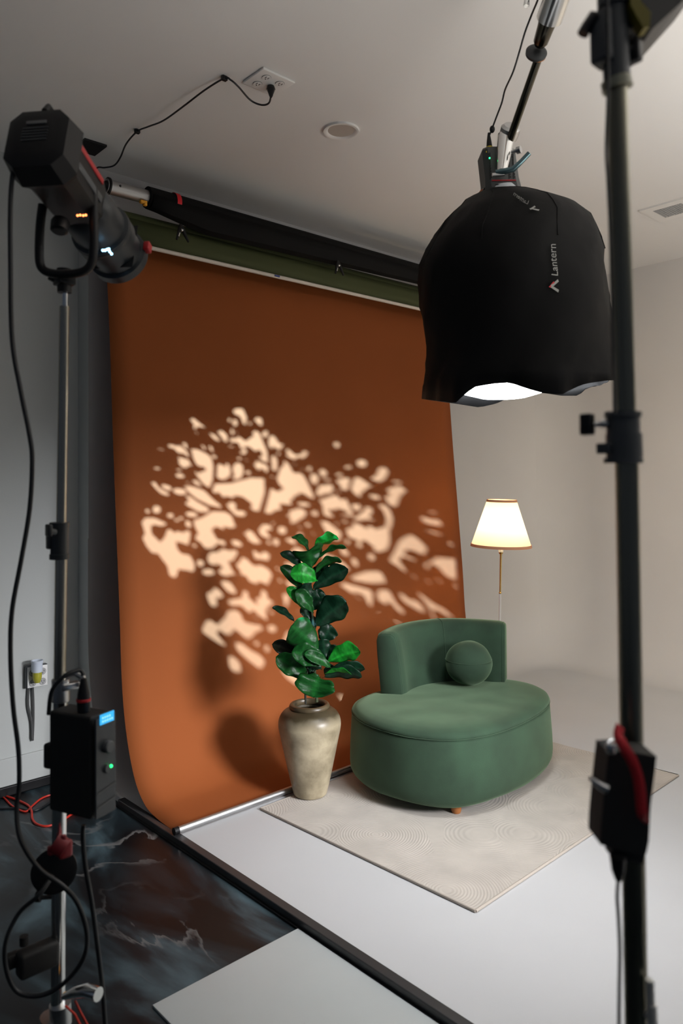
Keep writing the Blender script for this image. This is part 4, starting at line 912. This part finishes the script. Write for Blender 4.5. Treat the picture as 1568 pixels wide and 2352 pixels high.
b = B(); c_ = onp(.62, zt_ - .515 * Hh, .011); b.sphere(c_, .0045, 12); b.build('green_lamp', mat('green_led', (.0, .8, .2), .4, emit=(.02, .9, .2), es=3), fp)
b = B()
for z_ in (.70, .82): b.prism([onp(.15, zt_ - (z_ + .012) * Hh), onp(.9, zt_ - (z_ - .02) * Hh), onp(.9, zt_ - (z_ - .03) * Hh), onp(.15, zt_ - z_ * Hh)], -el * .0008)
b.build('lettering_mark', mat('panel_mark', (.07, .07, .07), .5), fp, smooth=False)
b = B(); b.box(ctr + el * (wl / 2 + .012) + Vector((0, 0, -.0)), (.03, wr * .6, .07), rot=Rb, bev=.008); b.build('side_latch', M_blackm, PB)
b = B(); pc_ = P(192, 1618, 2.06); b.lathe([(.017, -.02), (.018, .0), (.016, .03), (.011, .055), (.008, .07)], (pc_.x, pc_.y, zt_), (0, 0, 1), 16); b.build('connector', M_black, PB)
b = B(); b.lathe([(.0185, .008), (.0195, .009), (.0195, .015), (.0185, .016)], (pc_.x, pc_.y, zt_), (0, 0, 1), 20, False); b.build('red_ring', M_red, PB)

def cable(name, pts_px, r, label, m=M_rubber, n_=8):
    pts = [P(u, v, d) for u, v, d in pts_px]
    b = B(); b.tube(spline(pts, n_), r, 10); o = b.build(name, m, loc=tuple(pts[0])); return setp(o, label, 'cable')
cable('head_cable', [(62, 372, 1.95), (42, 365, 1.95), (30, 395, 1.95), (24, 470, 1.95), (24, 600, 1.95), (28, 780, 1.95), (48, 900, 1.95), (68, 1000, 1.95), (74, 1060, 1.95), (68, 1170, 1.95), (48, 1290, 1.95), (28, 1400, 1.95), (24, 1500, 1.95), (30, 1620, 1.95), (42, 1720, 1.95), (44, 1800, 1.95), (38, 1860, 1.95), (48, 1930, 1.93), (90, 1995, 1.93), (145, 2036, 1.93), (178, 2075, 1.95), (199, 2140, 1.97), (192, 2200, 1.99), (150, 2255, 2.0), (95, 2286, 2.0), (40, 2278, 2.0), (14, 2225, 2.0), (14, 2160, 2.0), (45, 2095, 2.02), (90, 2055, 2.02), (120, 2010, 2.06)], .0062, 'long black cable hanging in loops from the spotlight at the far left')
cable('mains_cable', [(192, 1895, 2.04), (190, 1920, 2.04), (196, 1990, 2.04), (210, 2070, 2.04), (222, 2160, 2.04), (234, 2260, 2.04), (241, 2352, 2.04), (244, 2420, 2.04)], .0062, 'black cable running down to the floor from the power supply box')
cable('jumper_cable', [(pc_ and 192, 1552, 2.06), (184, 1540, 2.06), (160, 1546, 2.04), (140, 1560, 2.03), (118, 1590, 2.03), (112, 1640, 2.05)], .006, 'short black cable arching over the top of the power supply box')

# ------------------------------------------------------------------ lantern softbox
B.S = 1.0
def P(u, v, d): return cam2w((u - PX) / F * d, (v - PY) / F * d, d)
DL = 3.15; kl = DL / F
rings = [(445, 1144, 40), (455, 1150, 66), (468, 1158, 95), (482, 1170, 118), (500, 1178, 146), (522, 1178, 166), (545, 1177, 181), (575, 1172, 196), (605, 1170, 204), (640, 1170, 209), (690, 1176, 211), (740, 1180, 207), (790, 1186, 203), (830, 1190, 203), (860, 1189, 206), (880, 1188, 208)]
LC = P(1176, 690, DL)
LN = thing('lantern_softbox', (LC.x, LC.y, 2.05), 'large black fabric lantern softbox with bright diffuser below, hanging over the set', 'softbox')
SR = Vector((RX[0], RY[0], 0)).normalized(); SFw = Vector((RX[2], RY[2], 0)).normalized()
NA = 96
def lsurf(ringf, a, smooth=False):
    v, u, r = ringf
    c = P(u, v, DL)
    if smooth: return c + (SR * math.cos(a) + SFw * math.sin(a)) * r * kl
    w_ = 1 + (.016 + .00004 * (v - 520)) * math.sin(a * 7 + v * .021) + .012 * math.sin(a * 19 + v * .06) + .008 * math.sin(a * 3 + v * .09) if v > 520 else 1 + .006 * math.sin(a * 8)
    # eight soft ribs in the dome
    return c + (SR * math.cos(a) + SFw * math.sin(a)) * r * kl * w_
b = B(); rws = []
for v, u, r in rings: rws.append([lsurf((v, u, r), 2 * math.pi * k / NA) for k in range(NA)])
near_hem = [(960, 915), (971, 917), (1010, 922), (1045, 926), (1066, 906), (1090, 889), (1130, 882), (1170, 879), (1200, 890), (1240, 902), (1288, 907), (1300, 900), (1332, 885), (1352, 880), (1400, 873)]
far_hem = [(960, 915), (985, 919), (1050, 928), (1100, 936), (1140, 927), (1180, 908), (1240, 901), (1290, 909), (1328, 909), (1345, 893), (1400, 873)]
def on_table(tb, u):
    for (u0, v0), (u1, v1) in zip(tb, tb[1:]):
        if u <= u1: f_ = max(0, (u - u0) / (u1 - u0)); return v0 + (v1 - v0) * f_
    return tb[-1][1]
hem = []
for k in range(NA):
    a = 2 * math.pi * k / NA; p = lsurf((890, 1187, 209), a)
    u, v = w2px(p); tv = on_table(near_hem if math.sin(a) < 0 else far_hem, u)
    dist = Vector((RX[2], RY[2], 0)).dot(p - EYE); p.z -= (tv - v) / F * dist; hem.append(p)
mid = [(p * .5 + q * .5) for p, q in zip(rws[-1], hem)]
rws += [hem]
prev = None
for rw in rws:
    rg = b.ring(rw)
    if prev: b.bridge(prev, rg)
    prev = rg
M_fab = mat('black_softbox_fabric', (.004, .004, .0042), .65, bump=.3, bscale=9, spec=.15)
b.build('cover', M_fab, LN, solid=.003, angle=60)
b = B()
for k in range(8):
    a = 2 * math.pi * (k + .35) / 8
    b.tube([lsurf(rg_, a) + (SR * math.cos(a) + SFw * math.sin(a)) * .002 for rg_ in rings[:9]], .003, 6)
b.build('rib', M_fab, LN)
# glowing diffuser ball inside
dc = P(1180, 700, DL); dc = Vector((dc.x, dc.y, 2.32))
b = B(); b.lathe([(.03, -.262), (.10, -.256), (.17, -.236), (.235, -.19), (.27, -.12), (.28, -.02), (.26, .10), (.18, .20), (.07, .26)], dc - SR * .05, (0, 0, 1), 64)
b.build('diffuser', mat('lit_diffuser', (.9, .9, .9), .6, emit=(.92, .96, 1.0), es=LANTERN_E), LN)
b = B(); b.lathe([(40 * kl - .002, 0), (44 * kl, .012), (30 * kl, .03)], P(1144, 447, DL), (0, 0, 1), 32, False); b.build('collar', M_chrome, LN)
# lettering wrapped on the cover
def interp_ring(v):
    for i in range(len(rings) - 1):
        if rings[i][0] <= v <= rings[i + 1][0]:
            f_ = (v - rings[i][0]) / (rings[i + 1][0] - rings[i][0]); return (v, rings[i][1] * (1 - f_) + rings[i + 1][1] * f_, rings[i][2] * (1 - f_) + rings[i + 1][2] * f_)
    return rings[-1]
def on_lantern(u, v, off=.014):
    rg_ = interp_ring(v); rg_ = (v, rg_[1], rg_[2])
    best = None
    lo_, hi_ = -math.pi, 0
    # find angle on the near side whose pixel column is u (columns increase with cos)
    a0, a1 = -math.pi, 0.0
    for _ in range(30):
        am = (a0 + a1) / 2; p = lsurf(rg_, am, True); uu = w2px(p)[0]
        if uu < u: a0 = am
        else: a1 = am
    ps = lsurf(rg_, a0, True); p = lsurf(rg_, a0)
    # the point moved vertically in picture because the near side is closer: settle on the pixel row
    return p + (EYE - p).normalized() * off, w2px(ps)[1]
def on_l(u, v):
    vv = v
    for _ in range(8):
        p, y = on_lantern(u, min(max(vv, 446), 885)); vv += (v - y)
    return p
def px_poly(b, poly):
    vs_ = [b.bm.verts.new(on_l(u, v)) for u, v in poly]
    try: b.bm.faces.new(vs_)
    except ValueError: pass
def text_px(txt, org, ex, ey, name, m, parent):
    cu = bpy.data.curves.new(name, 'FONT'); cu.body = txt; cu.size = 1.0; cu.resolution_u = 3
    ob = bpy.data.objects.new(name + '_tmp', cu); sc.collection.objects.link(ob)
    bpy.context.view_layer.update()
    dg = bpy.context.evaluated_depsgraph_get(); me = bpy.data.meshes.new_from_object(ob.evaluated_get(dg))
    bpy.data.objects.remove(ob); xs = [v.co.x for v in me.vertices]; wd = max(xs)
    off = OFF[parent.name]
    for v in me.vertices:
        a = v.co.x / wd; h = v.co.y / .72
        v.co = on_l(org[0] + ex[0] * a + ey[0] * h, org[1] + ex[1] * a + ey[1] * h) - off
    me.materials.clear(); me.materials.append(m); me.name = name
    o = bpy.data.objects.new(name, me); sc.collection.objects.link(o); o.parent = parent; OFF[o.name] = off; return o
M_ink = mat('printed_grey', (.32, .32, .30), .6); M_inkr = mat('printed_red', (.55, .02, .03), .6)
text_px('Lantern', (1283, 634), (-6, -74), (-17, -1), 'lettering', M_ink, LN)
b = B(); px_poly(b, [(1266, 654), (1283, 640), (1286, 645), (1271, 658)]); px_poly(b, [(1266, 658), (1271, 655), (1287, 664), (1285, 670)]); b.build('emblem', M_ink, LN, smooth=False)
b = B(); px_poly(b, [(1262, 658), (1273, 645), (1276, 648), (1267, 659)]); b.build('emblem_accent', M_inkr, LN, smooth=False)
text_px('Lantern', (1212, 470), (-34, -22), (3.5, -9), 'lettering', M_ink, LN)
b = B(); px_poly(b, [(1215, 481), (1227, 473), (1229, 476), (1218, 483)]); px_poly(b, [(1214, 480), (1220, 479), (1238, 482), (1236, 485)]); b.build('emblem', M_ink, LN, smooth=False)

# light head above the lantern
HD = thing('compact_light', tuple(P(1144, 440, DL)), 'dark grey vented lamp head plugged into the top of the lantern', 'lamp head')
hb, ht_ = P(1150, 447, DL), P(1138, 352, DL); hax = (ht_ - hb).normalized(); hh = (ht_ - hb).length
Rh = Matrix((SR, SFw, Vector((0, 0, 1)))).transposed()
b = B(); q = .070; sec = [(-q + .02, -q), (q - .02, -q), (q, -q + .02), (q, q - .02), (q - .02, q), (-q + .02, q), (-q, q - .02), (-q, -q + .02)]
rr = []
for h_, s_ in ((-.01, 1.08), (.02, 1.05), (.05, 1.0), (hh - .01, .98), (hh, .9)): rr.append(b.ring([hb + hax * h_ + SR * x * s_ + SFw * y * s_ for x, y in sec]))
for i in range(4): b.bridge(rr[i], rr[i + 1])
b.cap(rr[0], True); b.cap(rr[-1]); b.build('housing', mat('head_grey', (.055, .06, .06), .45), HD, angle=30)
for col_ in (-.048, .030, .048):
    b = B()
    for k in range(9): c_ = hb + hax * (.045 + k * .012) + SR * col_ - SFw * .0705; b.box(c_, (.004, .004, .0115 if False else .006), rot=Rh)
    b.box(hb + hax * .093 + SR * col_ - SFw * .0695, (.0035, .003, .11), rot=Rh); b.build('vent_slots', M_blackm, HD, smooth=False)
b = B(); b.box(hb + hax * .03 - SFw * .074, (.10, .004, .004), rot=Rh); b.build('red_line', M_red, HD)
b = B(); b.sphere(P(1124, 363, DL - .078), .0035, 10); b.build('green_lamp', mat('green_led_small', (0, .8, .2), .4, emit=(.02, 1, .25), es=4), HD)
b = B(); b.lathe([(.078, -.028), (.090, -.016), (.089, .0), (.080, .020), (.076, .022)], hb, hax, 32, False); b.build('mount_ring', mat('silver_lining', (.7, .74, .78), .35), HD)
# connector and cable up to the boom
CN = thing('head_cable', tuple(P(1123, 350, DL - .05)), 'thin black cable with a yellow-banded plug running up beside the boom arm', 'cable')
c0, c1 = P(1124, 352, DL - .05), P(1122, 306, DL - .05); ca = (c1 - c0).normalized()
b = B(); b.lathe([(.013, 0), (.013, .02), (.012, .03), (.010, .05), (.006, .075), (.004, .085)], c0, ca, 16); b.build('plug', M_black, CN)
b = B(); b.lathe([(.0135, .020), (.0142, .021), (.0142, .025), (.0135, .026)], c0, ca, 16, False); b.box(c0, (.035, .03, .006), rot=Rh); b.build('plug_band', M_yellow, CN)
b = B(); b.sphere(P(1130, 297, DL - .06), .011, 16, (1, 1, 1.4)); b.build('ferrite_bead', M_black, CN)
b = B(); b.tube(spline([P(1123, 312, DL - .05), P(1128, 300, DL - .06), P(1140, 268, 3.05), P(1152, 236, 3.0), P(1160, 205, 2.95), P(1178, 165, 2.85), P(1192, 120, 2.8), P(1205, 75, 2.75), P(1220, 35, 2.7), P(1236, -5, 2.6), P(1250, -60, 2.5)], 6), .0035, 8); b.build('cord', M_rubber, CN)

# boom arm with gobo head
BM = thing('boom_arm', tuple(P(1165, 320, 3.08)), 'chrome boom arm reaching down from the top of the frame to the lantern', 'boom arm')
def bp2(u, v, d): return P(u, v, d)
b = B(); b.cyl(bp2(1170, 322, 3.06), bp2(1238, 128, 2.78), .0155, seg=20); b.build('thin_tube', M_bronze, BM)
b = B(); b.lathe([(.030, -.010), (.039, -.006), (.040, .004), (.028, .012)], bp2(1231, 122, 2.78), bp2(1238, 100, 2.74) - bp2(1231, 122, 2.78), 28); b.build('stop_collar', M_grey, BM)
b = B(); b.lathe([(.030, 0), (.037, .002), (.037, .004), (.030, .005)], bp2(1231, 126, 2.785), bp2(1225, 148, 2.82) - bp2(1231, 126, 2.785), 28); b.build('amber_ring', mat('amber_plastic', (.5, .18, .03), .4), BM)
b = B(); b.lathe([(.018, 0), (.027, .015), (.030, .06), (.034, .10), (.041, .125)], bp2(1238, 106, 2.76), bp2(1264, 30, 2.66) - bp2(1238, 106, 2.76), 24); b.build('grip_sleeve', M_bronze, BM)
b = B(); b.cyl(bp2(1262, 42, 2.66), bp2(1300, -70, 2.5), .047, seg=28); b.build('thick_tube', M_chrome, BM)
b = B(); b.cyl(bp2(1208, 14, 2.6), bp2(1212, -20, 2.6), .010, seg=12); b.build('locking_pin', M_chrome, BM)
# swivel bracket with lever
b = B(); b.lathe([(.016, -.01), (.036, .0), (.040, .02), (.040, .045), (.030, .055)], P(1166, 318, 3.09), P(1172, 296, 3.06) - P(1166, 318, 3.09), 28); b.build('swivel_cup', M_steel, BM)
b = B(); b.tube([P(1162, 312, 3.08), P(1158, 345, 3.07), P(1155, 370, 3.05), P(1152, 395, 3.03)], [.036, .032, .026, .020], 20); b.build('bracket', M_chrome, BM)
b = B(); b.cyl(P(1175, 350, 3.04), P(1190, 344, 3.02), .008, seg=12); b.cyl(P(1187, 346, 3.02), P(1196, 343, 3.01), .015, seg=14); b.build('thumb_screw', M_steel, BM)
b = B(); b.tube([P(1138, 396, 3.0), P(1160, 393, 2.99), P(1178, 389, 2.98), P(1196, 372, 2.97), P(1215, 352, 2.96)], [.010, .012, .012, .010, .010], 12); b.build('lever', mat('teal_steel', (.10, .17, .19), .35, metal=.8), BM)
b = B(); b.cyl(P(1130, 402, 3.0), P(1158, 400, 3.0), .008, seg=12); b.build('bolt', M_steel, BM)

# ------------------------------------------------------------------ right stand in the foreground
DR = 1.0; kr = DR / F
def R_(u, v, d=DR): return P(u, v, d)
rb_ = R_(1461, 2352); rb_ = Vector((rb_.x, rb_.y, 0.002))
RS = thing('light_stand', tuple(rb_), 'dark metal light stand close to the camera along the right edge', 'light stand')
M_dkt = mat('dark_chrome_tube', (.22, .21, .165), .3, metal=1.0)
def rt(u0, v0, u1, v1, rpx, m, name): b = B(); b.cyl(R_(u0, v0), R_(u1, v1), rpx * kr, seg=32); return b.build(name, m, RS)
rt(1410, -60, 1418, 200, 17, M_dkt, 'top_tube'); rt(1417, 195, 1437, 960, 23, M_dkt, 'upper_tube'); rt(1439, 1050, 1461, 2352, 26, M_dkt, 'lower_tube')
b = B(); b.cyl(R_(1461, 2350), Vector((rb_.x, rb_.y, .15)) if R_(1461, 2350).z > .15 else R_(1461, 2360), 26 * kr, seg=24); b.build('lower_tube', M_dkt, RS)
for ang in (.2, 2.3, 4.4):
    d_ = Vector((math.cos(ang), math.sin(ang), 0)); q = Vector((rb_.x, rb_.y, 0))
    b = B(); b.tube([q + Vector((0, 0, .16)), q + Vector((0, 0, .13)) + d_ * .08, q + Vector((0, 0, .02)) + d_ * .30, q + Vector((0, 0, .012)) + d_ * .34], .011, 10); b.build('leg', M_dkt, RS)
# middle collar
b = B(); b.cyl(R_(1430, 946), R_(1430, 958), 41 * kr, seg=28); b.cyl(R_(1430, 956), R_(1432, 1056), 37 * kr, seg=28); b.cyl(R_(1432, 996), R_(1434, 1052), 40 * kr, seg=28); b.cyl(R_(1431, 1052), R_(1431, 1064), 43 * kr, seg=28)
b.box(R_(1392, 1030), (.02, .02, .014), bev=.002); b.build('collar', M_greyp, RS)
b = B(); b.cyl(R_(1395, 972), R_(1362, 975), 7 * kr, seg=14); b.cyl(R_(1392, 972), R_(1376, 973), 10 * kr, seg=14); b.build('tee_screw', M_steel, RS)
b = B(); b.box(R_(1348, 975), (.016, .016, 50 * kr), bev=.003); b.build('tee_handle', M_black, RS)
# top casting
b = B(); b.cyl(R_(1409, 15), R_(1417, 196), 30 * kr, seg=28); b.cyl(R_(1408, -40), R_(1409, 20), 36 * kr, seg=28); b.box(R_(1388, 90), (.03, .03, .07), bev=.005); b.build('top_casting', M_greyp, RS)
b = B(); b.tube([R_(1386, 50), R_(1360, 45), R_(1345, 65), R_(1338, 78)], [.011, .011, .008, .008], 10); b.build('lever', M_black, RS)
b = B(); b.box(R_(1452, 120), (.016, .024, 52 * kr), bev=.004); b.cyl(R_(1435, 118), R_(1450, 118), .010, seg=12); b.build('wing_knob', M_black, RS)
b = B(); b.tube([R_(1458, 22), R_(1455, 50), R_(1450, 72)], [.012, .011, .008], 10); b.build('side_lever', M_black, RS)
b = B(); b.cyl(R_(1414, 185), R_(1418, 205), 34 * kr, seg=24); b.build('bushing', mat('ivory_bushing', (.35, .34, .25), .5), RS)
b = B(); b.cyl(R_(1492, 2250, .98), R_(1494, 2310, .98), 9 * kr, seg=16); b.cyl(R_(1496, 2305, .98), R_(1498, 2352, .98), 11 * kr, seg=16); b.cyl(R_(1472, 2330), R_(1492, 2330, .98), 8 * kr, seg=12); b.build('spigot', mat('pale_steel', (.62, .62, .60), .5, metal=.5), RS)
# slim cable down the tube
cable('stand_cable', [(1392, -60, .97), (1394, 0, .97), (1396, 200, .97), (1392, 340, .97), (1396, 420, .97), (1402, 560, .97), (1408, 800, .97), (1411, 950, .95)], .0022, 'thin black cable taped down the upper part of the right stand', n_=8)

# head at the top right corner
TR = thing('studio_light', tuple(R_(1510, 20)), 'black and yellow light housing cut off by the top right corner', 'studio light')
b = B(); pa = [R_(1452, -80, 1.0), R_(1452, -10, .99), R_(1485, 62, .98), R_(1498, 66, .98), R_(1560, 10, .99), R_(1640, -80, 1.0)]
b.prism(pa, SFw * .12); b.build('housing', M_black, TR, smooth=False)
b = B(); pa = [R_(1450, -60, .975), R_(1448, 10, .975), R_(1462, 38, .975), R_(1478, 64, .975), R_(1492, 60, .975), R_(1494, 28, .975), R_(1470, 0, .975), R_(1466, -60, .975)]
b.prism(pa, SFw * .02); b.build('grip_pad', mat('olive_yellow_plastic', (.20, .16, .008), .5), TR, smooth=False)

# battery pack with strap
BT = thing('battery_pack', tuple(R_(1437, 1950, .93)), 'black rectangular battery pack strapped to the right stand', 'battery')
dB = .93
def bq(u, v, d=dB): return P(u, v, d)
b = B(); poly = spline([bq(1400, 1728), bq(1440, 1727), bq(1500, 1737), bq(1506, 1748), bq(1494, 1850), bq(1484, 1960), bq(1440, 1955), bq(1388, 1942), bq(1378, 1930), bq(1386, 1830), bq(1396, 1735)], 3, closed=True)
b.prism(poly, SFw * .045); b.build('case', M_blackm, BT, angle=30)
b = B(); b.prism([bq(1406, 1950, .94), bq(1482, 1960, .94), bq(1477, 1985, .94), bq(1408, 1975, .94)], SFw * .03); b.build('mount_plate', M_blackm, BT, smooth=False)
b = B(); b.tube([bq(1418, 1965), bq(1419, 2000), bq(1420, 2022)], [.010, .008, .004], 12); b.build('plug', M_black, BT)
b = B(); b.box(bq(1404, 1718), (.012, .012, .014), bev=.003); b.tube([bq(1402, 1718), bq(1403, 1703), bq(1414, 1700), bq(1420, 1712)], .0025, 8); b.build('buckle', M_chrome, BT)
b = B(); b.tube([bq(1392, 1812), bq(1375, 1803), bq(1354, 1787)], [.006, .005, .003], 10); b.build('release_lever', M_steel, BT)
cable('battery_cable', [(1420, 2015, .93), (1417, 2060, .93), (1420, 2110, .93), (1423, 2180, .93), (1422, 2260, .93), (1421, 2352, .93), (1421, 2420, .93)], .0023, 'thin black cable hanging from the battery pack beside the right stand')
STp = [(1424, 1668, .935), (1420, 1690, .925), (1432, 1715, .915), (1450, 1745, .91), (1463, 1780, .91), (1470, 1820, .91), (1472, 1850, .91), (1477, 1875, .912), (1487, 1890, .93)]
ctr_s = spline([bq(*p) for p in STp], 5); b = B(); rows = []
for i, p in enumerate(ctr_s):
    tg = (ctr_s[min(i + 1, len(ctr_s) - 1)] - ctr_s[max(i - 1, 0)]).normalized(); sd = tg.cross(fwd).normalized()
    s_ = i / (len(ctr_s) - 1); wd = .0065 if s_ < .85 else .0065 * (1 - (s_ - .85) / .15 * .7)
    rows.append([p - sd * wd, p, p + sd * wd])
b.grid(rows); o = b.build('red_strap', M_redc, loc=tuple(ctr_s[0]), solid=.0015); setp(o, 'red fabric strap tied around the battery pack on the right stand', 'strap')
